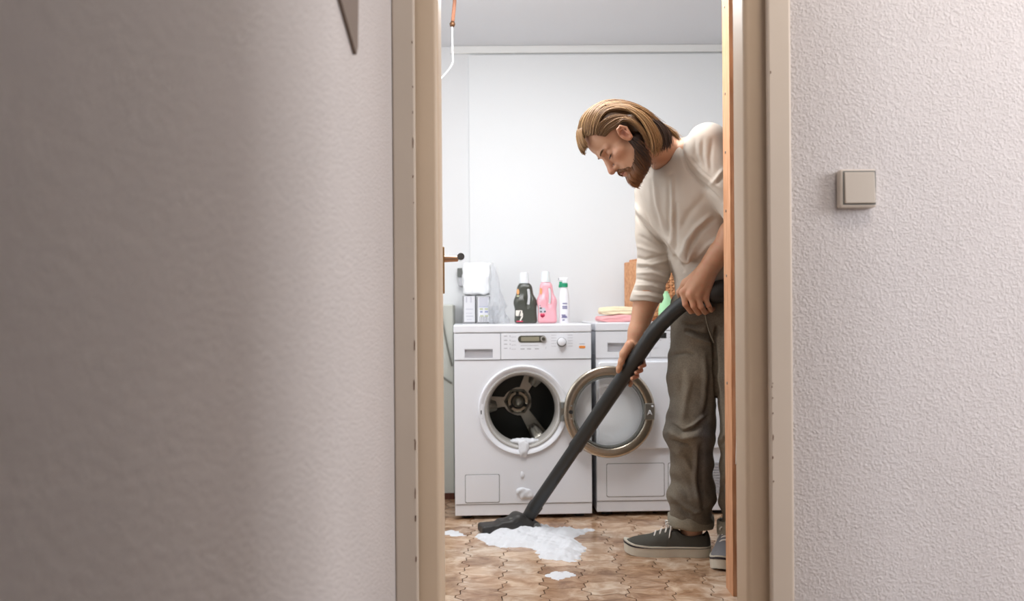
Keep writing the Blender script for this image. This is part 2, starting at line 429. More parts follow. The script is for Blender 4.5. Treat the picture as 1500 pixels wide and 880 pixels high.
# ---------------------------------------------------------------- washing machine, tumble dryer
def ring_plate(bm, x0, z0, x1, z1, cx, cz, r, y0, y1, n=64):
    """front plate with a round hole"""
    angs = sorted([2*PI*k/n for k in range(n)] + [math.atan2(z-cz, x-cx) % (2*PI) for x in (x0,x1) for z in (z0,z1)])
    def edge(a):
        c, s = math.cos(a), math.sin(a); t = 1e9
        if c > 1e-9: t = min(t, (x1-cx)/c)
        if c < -1e-9: t = min(t, (x0-cx)/c)
        if s > 1e-9: t = min(t, (z1-cz)/s)
        if s < -1e-9: t = min(t, (z0-cz)/s)
        return cx+c*t, cz+s*t
    rows = []
    for y in (y0, y1):
        rows.append(([bm.verts.new((cx+r*math.cos(a), y, cz+r*math.sin(a))) for a in angs], [bm.verts.new((edge(a)[0], y, edge(a)[1])) for a in angs]))
    (ia, oa), (ib, ob) = rows; m = len(angs)
    for k in range(m):
        q = (k+1) % m
        bm.faces.new((ia[k],ia[q],oa[q],oa[k])); bm.faces.new((ib[k],ob[k],ob[q],ib[q]))
        bm.faces.new((ia[k],ib[k],ib[q],ia[q])); bm.faces.new((oa[k],oa[q],ob[q],ob[k]))
def flap(name, parent, x0, z0, x1, z1, r=.006):
    """service flap: a plate set in a thin dark joint"""
    bm = bmesh.new(); prism(bm, rrect(x0-.0022,z0-.0022,x1+.0022,z1+.0022,r), -.0008, .004); g = obj(name, bm, M['seal'], parent)
    bm = bmesh.new(); prism(bm, rrect(x0,z0,x1,z1,r), -.0024, .004); obj('flap_plate', bm, M['enamel'], g, bevel=.001)
    return g

W, D, H = .60, .56, .85
p0 = P(667,762,4.04)
wm = thing('washing_machine', 'white front loading washing machine with its round door swung open', 'washing machine', (p0.x, p0.y, 0), math.radians(3.0))
# cabinet: sides, back, top stay one shell around the drum
cab = bmesh.new()
for a, b in (((0,.02,.02),(.012,D,.812)), ((W-.012,.02,.02),(W,D,.812)), ((.012,D-.012,.02),(W-.012,D,.812)), ((.012,.02,.02),(W-.012,D-.012,.03))): box(cab, a, b)
CX, CZ_ = .299, .476
ring_plate(cab, 0, .068, W, .696, CX, CZ_, .158, 0, .02)
obj('cabinet', cab, M['enamel'], wm, bevel=.002)
obj('plinth', nbox(((0,.004,.018),(W,.02,.066))), M['enamel'], wm, bevel=.002)
obj('lid', nbox(((-.002,-.006,.814),(W+.002,D,.85))), M['enamel'], wm, bevel=.006, seg=3)
fb = bmesh.new()
for x, y in ((.05,.06),(W-.05,.06),(.05,D-.06),(W-.05,D-.06)):
    fb = bmesh.new(); lathe(fb, [(.022,0),(.022,.012),(.014,.02)], 12, center=(x,y,0)); obj('foot', fb, M['dark'], wm)
# detergent drawer with its finger slot
dx1 = .203
db = nbox(((0,-.004,.744),(dx1-.001,.02,.812)), ((0,-.004,.698),(dx1-.001,.02,.706)), ((0,-.004,.706),(.046,.02,.744)), ((.168,-.004,.706),(dx1-.001,.02,.744)), ((.046,.008,.706),(.168,.02,.744)))
dw = obj('detergent_drawer', db, M['plastic'], wm)
obj('finger_slot', nbox(((.047,.0035,.7075),(.167,.008,.7365))), M['recess'], dw)
pan = obj('control_panel', nbox(((dx1+.001,-.004,.698),(W,.02,.812))), M['plastic'], wm, bevel=.0015)
dsp = bmesh.new(); prism(dsp, rrect(.279,.771,.402,.801,.0149,8), -.0055, 0); dp = obj('display', dsp, M['display'], wm)
dsp = bmesh.new(); prism(dsp, rrect(.292,.7765,.372,.7955,.004), -.0062, -.004); obj('screen', dsp, M['lcd'], dp)
dsp = bmesh.new(); lathe(dsp, [(.0125,-.0115),(.0125,-.004)], 24, 'Y', (.390,0,.786)); obj('display_button', dsp, M['bezel'], dp)
dsp = bmesh.new(); lathe(dsp, [(.008,-.0135),(.008,-.011)], 20, 'Y', (.390,0,.786)); obj('button_cap', dsp, M['display'], dp)
kb = bmesh.new(); lathe(kb, [(.0205,-.006),(.0205,-.004)], 28, 'Y', (.470,0,.771)); kn = obj('program_knob', kb, M['seal'], wm)
kb = bmesh.new(); lathe(kb, [(.014,-.026),(.017,-.024),(.0178,-.006)], 28, 'Y', (.470,0,.7725)); obj('knob_cap', kb, M['plastic'], kn, auto=40)
bb = bmesh.new(); prism(bb, rrect(.546,.744,.574,.7545,.005), -.0055, -.003); obj('badge', bb, M['orange'], wm)
pr = bmesh.new()
random.seed(2)
for z in (.798,.780,.763,.745):
    box(pr, (.218,-.0044,z), (.232,-.0035,z+.003)); box(pr, (.243,-.0044,z-.002), (.246,-.0035,z+.004)); box(pr, (.25,-.0044,z-.003), (.27,-.0035,z-.0015))
for z in (.801,.789,.777,.765,.753): 
    box(pr, (.425,-.0044,z), (.447,-.0035,z+.0014)); box(pr, (.497,-.0044,z), (.519,-.0035,z+.0014))
box(pr, (.29,-.0044,.757),(.37,-.0035,.7588))
for x in (.29,.318,.352): box(pr, (x,-.0044,.741),(x+.018,-.0035,.7448))
box(pr, (.40,-.0044,.742),(.4015,-.0035,.752)); box(pr, (.548,-.0044,.761),(.572,-.0035,.764))
obj('panel_print', pr, M['print'], wm)['kind'] = 'stuff'
# door opening: dished white surround, grey seal, drum
sb = bmesh.new(); lathe(sb, [(.197,.001),(.196,-.007),(.192,-.011),(.184,-.010),(.171,.003),(.160,.010),(.158,.018),(.196,.018)], 72, 'Y', (CX,0,CZ_), closed=True)
obj('door_surround', sb, M['plastic'], wm, auto=50)
sb = bmesh.new(); lathe(sb, [(.1705,.001),(.166,-.004),(.160,-.002),(.1545,.010),(.150,.03),(.146,.075),(.150,.085),(.158,.03),(.160,.012)], 72, 'Y', (CX,0,CZ_), closed=True)
obj('door_seal', sb, M['bezel'], wm, auto=60)
sb = bmesh.new()
pr_ = [(.149,.06),(.205,.085),(.215,.12),(.215,.40),(.2149,.402),(.2195,.40),(.2195,.115),(.208,.08),(.150,.055)]
lathe(sb, pr_, 64, 'Y', (CX,0,CZ_), closed=True)
dr = obj('drum', sb, M['drum'], wm, auto=40)
sb = bmesh.new(); lathe(sb, [(.0,.40),(.2149,.40),(.2149,.405),(0,.405)], 64, 'Y', (CX,0,CZ_)); obj('drum_back', sb, M['drum_light'], dr)
for k in range(3):               # three dark pressed panels between the light arms
    a = math.radians(2 + 120*k)
    poly = []
    for t in np.linspace(-.86, .86, 11): poly.append((.205*math.cos(a+t), .205*math.sin(a+t)))
    for t in np.linspace(.70, -.70, 7): poly.append((.064*math.cos(a+t)*(1+.10*abs(t)), .064*math.sin(a+t)*(1+.10*abs(t))))
    bm = bmesh.new(); prism(bm, [(CX+x, CZ_+z) for x,z in poly], .386, .40); obj('drum_plate', bm, M['drum_dark'], dr, bevel=.003)
    # ribbed paddles on the drum wall
    a = math.radians(60 + 120*k)
    bm = bmesh.new()
    for j in range(4):
        y0 = .13 + j*.062
        for q in (-.11, .11):
            r0 = .135 if j % 2 else .118
            aa = a+q
            tube(bm, [(CX+.214*math.cos(aa),y0,CZ_+.214*math.sin(aa)), (CX+r0*math.cos(a+q*.5),y0+.012,CZ_+r0*math.sin(a+q*.5)), (CX+.214*math.cos(aa),y0+.05,CZ_+.214*math.sin(aa))], [.02,.011,.02], 8)
    tube(bm, [(CX+.205*math.cos(a),.12,CZ_+.205*math.sin(a)), (CX+.150*math.cos(a),.15,CZ_+.150*math.sin(a)), (CX+.150*math.cos(a),.36,CZ_+.150*math.sin(a)), (CX+.205*math.cos(a),.39,CZ_+.205*math.sin(a))], [.03,.026,.026,.03], 10)
    obj('drum_paddle', bm, M['drum_light'], dr, smooth=True)
sb = bmesh.new(); lathe(sb, [(.056,.383),(.060,.376),(.065,.383),(.065,.398),(.056,.398)], 6, 'Y', (CX,0,CZ_), closed=True); obj('hub_ring', sb, M['drum_light'], dr, bevel=.004)
for k in range(3):
    a = math.radians(35+120*k); poly = []
    for t in np.linspace(-.95,.95,9): poly.append((CX+.050*math.cos(a+t), CZ_+.050*math.sin(a+t)))
    for t in np.linspace(.85,-.85,7): poly.append((CX+.033*math.cos(a+t), CZ_+.033*math.sin(a+t)))
    bm = bmesh.new(); prism(bm, poly, .378, .40); obj('hub_segment', bm, M['steel'], dr, bevel=.004)
sb = bmesh.new(); lathe(sb, [(.055,.384),(.055,.40)], 40, 'Y', (CX,0,CZ_)); obj('hub_base', sb, M['drum_dark'], dr)
sb = bmesh.new(); lathe(sb, [(0,.352),(.012,.354),(.022,.362),(.026,.372),(.026,.39)], 32, 'Y', (CX,0,CZ_)); obj('hub_cap', sb, M['drum_light'], dr, auto=50)
lb = nbox(((.109,-.0095,.445),(.124,-.003,.505))); lt = obj('latch_plate', lb, M['plastic'], wm, bevel=.001)
obj('latch_slot', nbox(((.113,-.0102,.461),(.1185,-.009,.478))), M['dark'], lt)
flap('service_flap', wm, .046, .077, .192, .196)
# the open door: chrome ring, gasket, glass bowl, hinge, catch plate
dc = (.672, -.035, .468); R = .199
sb = bmesh.new(); lathe(sb, [(.199,.004),(.2,-.010),(.1965,-.015),(.190,-.0165),(.166,-.0175),(.160,-.015),(.157,-.008),(.156,.012),(.19,.016)], 72, 'Y', dc, closed=True)
dor = obj('door', sb, M['steel'], wm, auto=50); dor['label'] = 'polished steel ring of the open round door'
sb = bmesh.new(); lathe(sb, [(.158,-.010),(.155,-.016),(.149,-.014),(.148,.008),(.158,.008)], 64, 'Y', dc, closed=True); obj('gasket', sb, M['seal'], dor, auto=50)
sb = bmesh.new()
prof = [(.150,.004),(.147,-.012),(.141,-.03),(.135,-.05),(.128,-.062),(.116,-.069),(.09,-.073),(.05,-.075),(0,-.0755)]
lathe(sb, prof, 64, 'Y', dc); 
for v in sb.verts: pass
inner = [(max(r-.006,0), h+.006) for r, h in prof]
lathe(sb, inner, 64, 'Y', dc)
bmesh.ops.delete(sb, geom=[f for f in sb.faces if len(f.verts) > 4], context='FACES_ONLY')
obj('glass_bowl', sb, M['glassm'], dor, smooth=True)
hb = nbox(((.458,-.032,.428),(.488,-.006,.512)), ((.488,-.05,.432),(.519,-.03,.508)))
hg = obj('door_hinge', hb, M['dull_steel'], wm, bevel=.003)
sb = bmesh.new(); lathe(sb, [(.009,-.053),(.009,-.048)], 16, 'Y', (.503,0,.470)); obj('hinge_bolt', sb, M['dark'], hg)
for z in (.442,.498):
    sb = bmesh.new(); tube(sb, [(.470,-.036,z-.012),(.470,-.036,z+.012)], .008, 10); obj('hinge_pin', sb, M['seal'], hg)
    sb = bmesh.new(); lathe(sb, [(.004,-.054),(.004,-.048)], 10, 'Y', (.505,0,z)); obj('hinge_screw', sb, M['chrome'], hg)
kp = obj('catch_plate', nbox(((.825,-.056,.432),(.868,-.046,.504))), M['dull_steel'], dor, bevel=.003)
cu = bpy.data.curves.new('catch_mark', 'FONT'); cu.body = 'A'; cu.size = .032; cu.extrude = .0008; cu.align_x = 'CENTER'; cu.align_y = 'CENTER'
co = bpy.data.objects.new('catch_mark', cu); COL.objects.link(co); bpy.context.view_layer.update()
me_ = bpy.data.meshes.new_from_object(co.evaluated_get(bpy.context.evaluated_depsgraph_get())); bpy.data.objects.remove(co)
co = link('catch_mark', me_, M['plastic'], kp); co.location = (.846,-.0572,.464); co.rotation_euler = (PI/2,0,0)
sb = bmesh.new(); lathe(sb, [(.0045,-.060),(.0045,-.054)], 12, 'Y', (.858,0,.492)); obj('catch_screw', sb, M['plastic'], kp)

# dryer
p1 = P(874,755,4.09)
td = thing('tumble_dryer', 'white tumble dryer standing behind the man, towels on its top', 'dryer', (p1.x+.002, p1.y, 0), math.radians(2.0))
DH = .855
cab = nbox(((0,0,.068),(W,D,.716)), ((0,.004,.02),(W,D,.066)))
obj('cabinet', cab, M['enamel'], td, bevel=.003)
obj('lid', nbox(((-.002,-.006,DH-.038),(W+.002,D,DH))), M['enamel'], td, bevel=.006, seg=3)
db = nbox(((0,-.004,.765),(.24,.03,DH-.04)), ((0,-.004,.70),(.24,.03,.727)), ((0,-.004,.727),(.052,.03,.765)), ((.20,-.004,.727),(.24,.03,.765)), ((.052,.01,.727),(.2,.03,.765)))
dw = obj('water_drawer', db, M['plastic'], td)
obj('finger_slot', nbox(((.053,.005,.729),(.199,.01,.752))), M['recess'], dw)
obj('control_panel', nbox(((.242,-.004,.70),(W,.03,DH-.04))), M['plastic'], td, bevel=.0015)
obj('panel_core', nbox(((.002,.03,.70),(W-.002,D,DH-.038))), M['plastic'], td)
obj('display', nbox(((.262,-.0055,.785),(.312,0,.808))), M['dark'], td)
pr = bmesh.new(); 
for k in range(6): box(pr, (.325,-.0045,.735+k*.013), (.345,-.0035,.7365+k*.013))
box(pr, (.262,-.0045,.775),(.29,-.0035,.777)); obj('panel_print', pr, M['print'], td)['kind'] = 'stuff'
bm = bmesh.new(); prism(bm, rrect(.245,.742,.27,.750,.003), -.006, 0); obj('start_button', bm, M['enamel'], td)
bm = bmesh.new(); prism(bm, rrect(.01,.298,.59,.682,.012), -.016, .002); obj('loading_door', bm, M['enamel'], td, bevel=.005, seg=3)
flap('filter_flap', td, .045, .088, .298, .232, .008)
flap('service_flap', td, .318, .088, .49, .232, .008)
for k in range(12):
    obj('vent_slat', nbox(((.505,-.006,.095+k*.012),(.585,.004,.101+k*.012))), M['grey_plastic'] if k % 2 else M['grey_plastic'], td)
for x, y in ((.05,.06),(W-.05,.06),(.05,D-.06),(W-.05,D-.06)):
    fb = bmesh.new(); lathe(fb, [(.022,0),(.022,.012),(.014,.021)], 12, center=(x,y,0)); obj('foot', fb, M['dark'], td)

# ---------------------------------------------------------------- things on the machines
TOPW, TOPD = .85, DH
def at(px, d, z): q = P(px, 470, d); return (q.x, d, z)
def carton(px0, px1, h, d, label, texty, name='detergent_carton', top=None):
    x0, x1 = at(px0,d,0)[0], at(px1,d,0)[0]; w_ = x1-x0
    t = thing(name, label, 'carton', ((x0+x1)/2, d, TOPW), 0, 'detergent cartons on the washing machine')
    obj('box', nbox(((-w_/2,0,0),(w_/2,.09,h))), M['carton'], t, bevel=.002)
    obj('label_face', nbox(((-w_/2+.006,-.0012,.008),(w_/2-.004,.0005,h-.003))), M['carton_face'], t)
    bm = bmesh.new(); bm2 = bmesh.new()
    for (a,b,c_,d_,k) in texty: box(bm2 if k else bm, (a*w_-w_/2,-.002,b*h), (c_*w_-w_/2,-.001,d_*h))
    obj('label_print', bm, M['grey_label'], t)['kind'] = 'stuff'
    if len(bm2.verts): obj('label_colour', bm2, M['blue_print'], t)['kind'] = 'stuff'
    else: bm2.free()
    return t
carton(678,697,.134,4.42,'grey edged white carton, leftmost on the washing machine', [(.25,.5,.8,.53,0),(.25,.36,.75,.38,0),(.25,.25,.8,.28,0),(.3,.14,.7,.16,0),(.25,.75,.35,.95,0),(.6,.75,.7,.95,0)])
t = carton(698.5,718,.130,4.40,'grey carton with a printed label, second on the washing machine', [(.18,.62,.85,.97,0),(.18,.6,.85,.62,1),(.25,.40,.45,.46,1),(.6,.40,.85,.46,1)])
bm = bmesh.new()
for k in range(5): box(bm, (-.018+k*.008,-.002,.010), (-.0145+k*.008,-.001,.034))
obj('bar_print', bm, M['carton'], t)['kind'] = 'stuff'
bm = bmesh.new(); 
for a, b in ((.25,.25),(.62,.25),(.22,.5),(.6,.5)): box(bm, (a*.062-.031,-.002,b*.13), (a*.062-.015,-.001,b*.13+.008))
obj('label_marks', bm, M['olive_print'], t)['kind'] = 'stuff'
carton(721,730,.085,4.43,'narrow pale carton standing beside the clear bag', [(.2,.3,.8,.34,0),(.2,.6,.8,.64,0)])

def superbox(sx, sy, sz, bulge, n=10, seed=0, amp=.004):
    """closed soft block with crinkles"""
    bm = bmesh.new(); bmesh.ops.create_cube(bm, size=2)
    bmesh.ops.subdivide_edges(bm, edges=bm.edges[:], cuts=n, use_grid_fill=True)
    for v in bm.verts:
        x,y,z = v.co; k = 1 - bulge*(x*x+y*y+z*z-1)/2
        q = Vector((x*sx*k, y*sy*k, z*sz*k))
        nn = mnoise.noise_vector(Vector((x*2.2+seed, y*2.2, z*2.2)))
        v.co = q + Vector(nn)*amp
    return bm
px_ = P(698,411,4.40)
bg_ = superbox(.067,.04,.078,.12,12,4,.008)
o = obj('powder_bag', bg_, M['white_box'], None, smooth=True); o.location = (px_.x, 4.45, TOPW+.134+.079); tag(o, 'crumpled white paper bag lying on top of the two cartons', 'bag')
# clear crumpled plastic bag, standing tall beside the cartons
cb = bmesh.new(); rings = []
cxb = at(731,4.36,0)[0]
for i in range(15):
    t = i/14; z = TOPW + .002 + t*.285; r = .043*(1-t)**.75+.004; ring = []
    ox = -.028*t
    for k in range(18):
        a = 2*PI*k/18; q = Vector((math.cos(a)*1.3, math.sin(a)*1.3, t*5))
        rr = r*(1+.42*mnoise.noise(q*1.6))
        ring.append(cb.verts.new((cxb+ox+rr*math.cos(a), 4.37+rr*.7*math.sin(a), z)))
    rings.append(ring)
for a, b in zip(rings, rings[1:]):
    for k in range(18): cb.faces.new((a[k],a[(k+1)%18],b[(k+1)%18],b[k]))
o = obj('plastic_bag', cb, M['film'], None, smooth=False); tag(o, 'clear crumpled plastic bag standing between cartons and dark bottle', 'bag')
# socket on the wall
sk = thing('wall_socket', 'dark grey socket box on the wall behind the cartons', 'socket', tuple(P(677,406,4.655)))
obj('socket_box', nbox(((-.022,-.035,.0),(.022,.006,.045))), M['box_grey'], sk, bevel=.004)
obj('socket_foot', nbox(((-.016,-.03,-.045),(.016,.006,0))), M['grey_plastic'], sk, bevel=.003)

# ---------------------------------------------------------------- distance-field modeller (for soft and organic shapes)
class Field:
    def __init__(s, lo, hi, h):
        s.lo = np.array(lo, np.float32); s.h = h
        s.n = np.ceil((np.array(hi)-np.array(lo))/h).astype(int)+1
        s.F = np.full(s.n, 1.0, np.float32)
        s.ax = [s.lo[i] + h*np.arange(s.n[i], dtype=np.float32) for i in range(3)]
    def win(s, lo, hi, m):
        a = [max(0, int((lo[i]-m-s.lo[i])/s.h)) for i in range(3)]
        b = [min(s.n[i], int((hi[i]+m-s.lo[i])/s.h)+2) for i in range(3)]
        if any(a[i] >= b[i] for i in range(3)): return None
        sl = tuple(slice(a[i], b[i]) for i in range(3))
        X = s.ax[0][sl[0]][:,None,None]; Y = s.ax[1][sl[1]][None,:,None]; Z = s.ax[2][sl[2]][None,None,:]
        return sl, X, Y, Z
    def put(s, sl, d, k, op):
        f = s.F[sl]
        if op == 'u':
            if k: h = np.clip(.5+.5*(f-d)/k, 0, 1); r = f+(d-f)*h - k*h*(1-h)
            else: r = np.minimum(f, d)
        elif op == 's':
            d = -d
            if k: h = np.clip(.5-.5*(f-d)/k, 0, 1); r = f+(d-f)*h + k*h*(1-h)
            else: r = np.maximum(f, d)
        elif op == 'i':
            r = np.maximum(f, d)
        s.F[sl] = r
    def cone(s, a, b, ra, rb, k=.0, op='u'):
        a = np.array(a, np.float32); b = np.array(b, np.float32); r = max(ra, rb)
        w = s.win(np.minimum(a,b)-r, np.maximum(a,b)+r, k+3*s.h)
        if not w: return
        sl, X, Y, Z = w; ba = b-a; l2 = float(ba@ba)+1e-12
        t = np.clip(((X-a[0])*ba[0]+(Y-a[1])*ba[1]+(Z-a[2])*ba[2])/l2, 0, 1)
        d = np.sqrt((X-a[0]-t*ba[0])**2+(Y-a[1]-t*ba[1])**2+(Z-a[2]-t*ba[2])**2) - (ra+(rb-ra)*t)
        s.put(sl, d, k, op)
    def chain(s, pts, rs, k=.0, op='u'):
        for i in range(len(pts)-1): s.cone(pts[i], pts[i+1], rs[i], rs[i+1], k, op)
    def ell(s, c, r, R=None, k=.0, op='u'):
        """R: 3 rows = the local axes in world"""
        c = np.array(c, np.float32); m = max(r)
        w = s.win(c-m, c+m, k+3*s.h)
        if not w: return
        sl, X, Y, Z = w; x, y, z = X-c[0], Y-c[1], Z-c[2]
        if R is not None:
            R = np.array(R, np.float32)
            x, y, z = [R[i][0]*x+R[i][1]*y+R[i][2]*z for i in range(3)]
        k0 = np.sqrt((x/r[0])**2+(y/r[1])**2+(z/r[2])**2)+1e-9
        k1 = np.sqrt((x/r[0]**2)**2+(y/r[1]**2)**2+(z/r[2]**2)**2)+1e-9
        s.put(sl, k0*(k0-1)/k1, k, op)
    def rbox(s, c, hs, rr, R=None, k=.0, op='u', taper=0):
        c = np.array(c, np.float32); m = math.sqrt(sum(v*v for v in hs))
        w = s.win(c-m, c+m, k+3*s.h)
        if not w: return
        sl, X, Y, Z = w; x, y, z = X-c[0], Y-c[1], Z-c[2]
        if R is not None:
            R = np.array(R, np.float32); x, y, z = [R[i][0]*x+R[i][1]*y+R[i][2]*z for i in range(3)]
        f = 1 - taper*(z/hs[2]) if taper else 1
        qx, qy, qz = np.abs(x)/f-hs[0]+rr, np.abs(y)/f-hs[1]+rr, np.abs(z)-hs[2]+rr
        d = np.sqrt(np.maximum(qx,0)**2+np.maximum(qy,0)**2+np.maximum(qz,0)**2)+np.minimum(np.maximum(np.maximum(qx,qy),qz),0)-rr
        s.put(sl, d, k, op)
    def half(s, p, n, lo, hi, op='s'):
        """cut away everything on the side n points to, inside the window lo..hi"""
        w = s.win(np.array(lo), np.array(hi), 0)
        if not w: return
        sl, X, Y, Z = w; n = np.array(n, float); n /= np.linalg.norm(n)
        d = (X-p[0])*n[0]+(Y-p[1])*n[1]+(Z-p[2])*n[2]
        s.F[sl] = np.maximum(s.F[sl], d.astype(np.float32))
    def mesh(s):
        F = s.F; I = F < 0
        c = np.zeros(np.array(F.shape)-1, np.uint8)
        for dx in (0,1):
            for dy in (0,1):
                for dz in (0,1): c += I[dx:F.shape[0]-1+dx, dy:F.shape[1]-1+dy, dz:F.shape[2]-1+dz]
        act = (c > 0) & (c < 8); ids = np.argwhere(act)
        idx = np.full(c.shape, -1, np.int32); idx[act] = np.arange(len(ids))
        acc = np.zeros((len(ids),3), np.float64); cn = np.zeros(len(ids))
        cor = {}
        for dx in (0,1):
            for dy in (0,1):
                for dz in (0,1): cor[(dx,dy,dz)] = F[ids[:,0]+dx, ids[:,1]+dy, ids[:,2]+dz].astype(np.float64)
        for ax in range(3):
            for u in (0,1):
                for v in (0,1):
                    a = [0,0,0]; o = [i for i in range(3) if i != ax]; a[o[0]] = u; a[o[1]] = v; b = a[:]; b[ax] = 1
                    fa, fb = cor[tuple(a)], cor[tuple(b)]; m = (fa < 0) != (fb < 0)
                    t = np.where(m, fa/np.where(m, fa-fb, 1), 0)
                    p = np.zeros((len(ids),3)); p[:] = a; p[:,ax] = t
                    acc[m] += p[m]; cn[m] += 1
        V = (ids + acc/cn[:,None])*s.h + s.lo
        Q = []
        for ax in range(3):
            o = [(ax+1) % 3, (ax+2) % 3]
            sl0 = [slice(1,-1)]*3; sl0[ax] = slice(0,-1); sl1 = sl0[:]; sl1[ax] = slice(1,None)
            A, B = I[tuple(sl0)], I[tuple(sl1)]; e = np.argwhere(A != B); fl_ = A[tuple(e.T)]
            base = e.copy()
            for q in o: base[:,q] += 1
            q = []
            for du, dv in ((0,0),(-1,0),(-1,-1),(0,-1)):
                k = base.copy(); k[:,o[0]] += du; k[:,o[1]] += dv; q.append(idx[k[:,0],k[:,1],k[:,2]])
            q = np.stack(q,1); q[~fl_] = q[~fl_][:,::-1]; Q.append(q)
        return V, np.concatenate(Q)
def qmesh(name, V, Q, m, parent=None, col=None, origin=(0,0,0)):
    me = bpy.data.meshes.new(name); V = V - np.array(origin)
    me.vertices.add(len(V)); me.vertices.foreach_set('co', V.astype(np.float32).ravel())
    me.loops.add(Q.size); me.loops.foreach_set('vertex_index', Q.astype(np.int32).ravel())
    me.polygons.add(len(Q)); me.polygons.foreach_set('loop_start', np.arange(0, Q.size, Q.shape[1], dtype=np.int32))
    me.update(calc_edges=True)
    me.polygons.foreach_set('use_smooth', np.ones(len(Q), bool))
    if col is not None:
        at_ = me.attributes.new('col', 'FLOAT_COLOR', 'POINT')
        at_.data.foreach_set('color', np.concatenate([col, np.ones((len(col),1))],1).astype(np.float32).ravel())
    me.validate()
    return link(name, me, m, parent)
def smooth_mesh(V, Q, it=2, lam=.5):
    e = np.concatenate([Q[:,[0,1]],Q[:,[1,2]],Q[:,[2,3]],Q[:,[3,0]]]); e = np.concatenate([e, e[:,::-1]])
    deg = np.bincount(e[:,0], minlength=len(V))[:,None]
    for _ in range(it):
        a = np.stack([np.bincount(e[:,0], weights=V[e[:,1],i], minlength=len(V)) for i in range(3)],1)/np.maximum(deg,1)
        V = V + lam*(a-V)
    return V
def normals(V, Q):
    n = np.cross(V[Q[:,2]]-V[Q[:,0]], V[Q[:,3]]-V[Q[:,1]]); out = np.zeros_like(V)
    for i in range(4):
        for j in range(3): out[:,j] += np.bincount(Q[:,i], weights=n[:,j], minlength=len(V))
    return out/(np.linalg.norm(out,axis=1,keepdims=True)+1e-12)
def wob(V, s, seed):
    """smooth pseudo-noise on points, about -1..1"""
    r = np.random.RandomState(seed); o = np.zeros(len(V))
    for _ in range(7):
        k = r.normal(size=3)*s; o += np.sin(V@k + r.uniform(0,6.28))
    return o/3.0
def pixels(V):
    u = V[:,0]/V[:,1]*FPX; v = (CAMZ-V[:,2])/V[:,1]*FPX + (HOR-440)
    c, s = math.cos(ROLL), math.sin(ROLL)
    return np.stack([u*c+v*s+750, -u*s+v*c+440],1)
def crease(V, Nn, poly, width, depth, both=True):
    """press (depth<0) or raise (depth>0) a fold along a line measured in the photograph, on the side that faces the hall"""
    p = pixels(V); best = np.full(len(V), 1e9); tt = np.zeros(len(V)); pl = np.array(poly, float); n = len(pl)-1
    for i in range(n):
        a, b = pl[i], pl[i+1]; ab = b-a; t = np.clip(((p-a)@ab)/(ab@ab), 0, 1); d = np.linalg.norm(p-a-t[:,None]*ab,axis=1)
        m = d < best; best[m] = d[m]; tt[m] = (i+t[m])/n
    wgt = np.exp(-(best/width)**2)*np.minimum(1, 3.5*np.minimum(tt+.12, 1.12-tt))*np.clip(-Nn[:,1]*2.5+.4, 0, 1)
    return V + Nn*(depth*wgt)[:,None]

# ---------------------------------------------------------------- bottles, towels, basket, foam
def bottle_body(name, label, cat_mat, px0, px1, h, d, capm, handle=True):
    xa, xb = at(px0,d,0)[0], at(px1,d,0)[0]; wd = xb-xa
    t = thing(name, label, 'bottle', ((xa+xb)/2, d, TOPW), 0, 'detergent bottles on the washing machine')
    f = Field((-wd*.6,-.05,-.005), (wd*.6,.05,h+.03), .0022)
    f.rbox((0,0,h*.31), (wd*.5,.036,h*.31), .014, taper=.07)
    f.rbox((-.004,0,h*.72), (wd*.40,.031,h*.28), .02, k=.03, taper=.2)
    f.cone((-.006,0,h*.9),(-.006,0,h+.004),.020,.019,k=.012)
    if handle:
        for q in np.linspace(0,1,7): 
            z = h*(.83-.33*q); x = wd*(.13+.03*math.sin(q*3.1))
            f.cone((x,-.06,z),(x,.06,z),.0068,.0068,.003,'s')
        f.ell((wd*.10,-.036,h*.62),(.016,.006,h*.24),k=.006,op='s')
    f.F[:,:,f.ax[2] < 0] = .01
    V, Q = f.mesh(); V = smooth_mesh(V, Q, 2)
    qmesh('bottle_body', V, Q, cat_mat, t)
    bm = bmesh.new(); lathe(bm, [(.0,h),(.024,h),(.024,h+.012),(.0225,h+.016),(.019,h+.047),(.015,h+.051),(0,h+.0515)], 28, center=(-.006,0,0)); obj('cap', bm, capm, t, auto=40)
    return t, wd
def mark(t, m, poly, y, name='label_print', dz=.0012):
    bm = bmesh.new(); prism(bm, poly, y-dz, y+.004); return obj(name, bm, m, t)
def blob(cx, cz, rx, rz, n=16): return [(cx+rx*math.cos(2*PI*k/n), cz+rz*math.sin(2*PI*k/n)) for k in range(n)]
t, wd = bottle_body('detergent_bottle', 'dark olive detergent bottle with white cap on the washing machine', M['dark_bottle'], 754.5, 786, .188, 4.36, M['clear_cap'])
mark(t, M['cream_print'], rrect(-.047,.035,-.016,.062,.004), -.0365)
mark(t, M['dark_print'], [(-.036,.026),(-.031,.026),(-.022,.058),(-.027,.058)], -.0372)
mark(t, M['cream_print'], [(-.03,.014),(-.024,.012),(-.014,.030),(-.013,.045),(-.018,.056),(-.021,.052),(-.019,.036)], -.037)
mark(t, M['rose'], rrect(-.044,.008,-.014,.013,.002), -.0366)
mark(t, M['apricot'], blob(-.036,.148,.006,.014), -.033)
mark(t, M['olive_print'], blob(-.036,.128,.007,.004), -.035)
mark(t, M['cream_print'], rrect(-.042,.104,-.028,.114,.002), -.036)
t, wd = bottle_body('detergent_bottle', 'pink fabric softener bottle with white cap on the washing machine', M['pink_bottle'], 788.5, 815, .192, 4.35, M['clear_cap'])
mark(t, M['apricot'], blob(-.030,.150,.005,.016), -.032)
mark(t, M['grey_label'], [(-.039,.05),(-.006,.05),(-.014,.085),(-.028,.118),(-.037,.118)], -.0362)
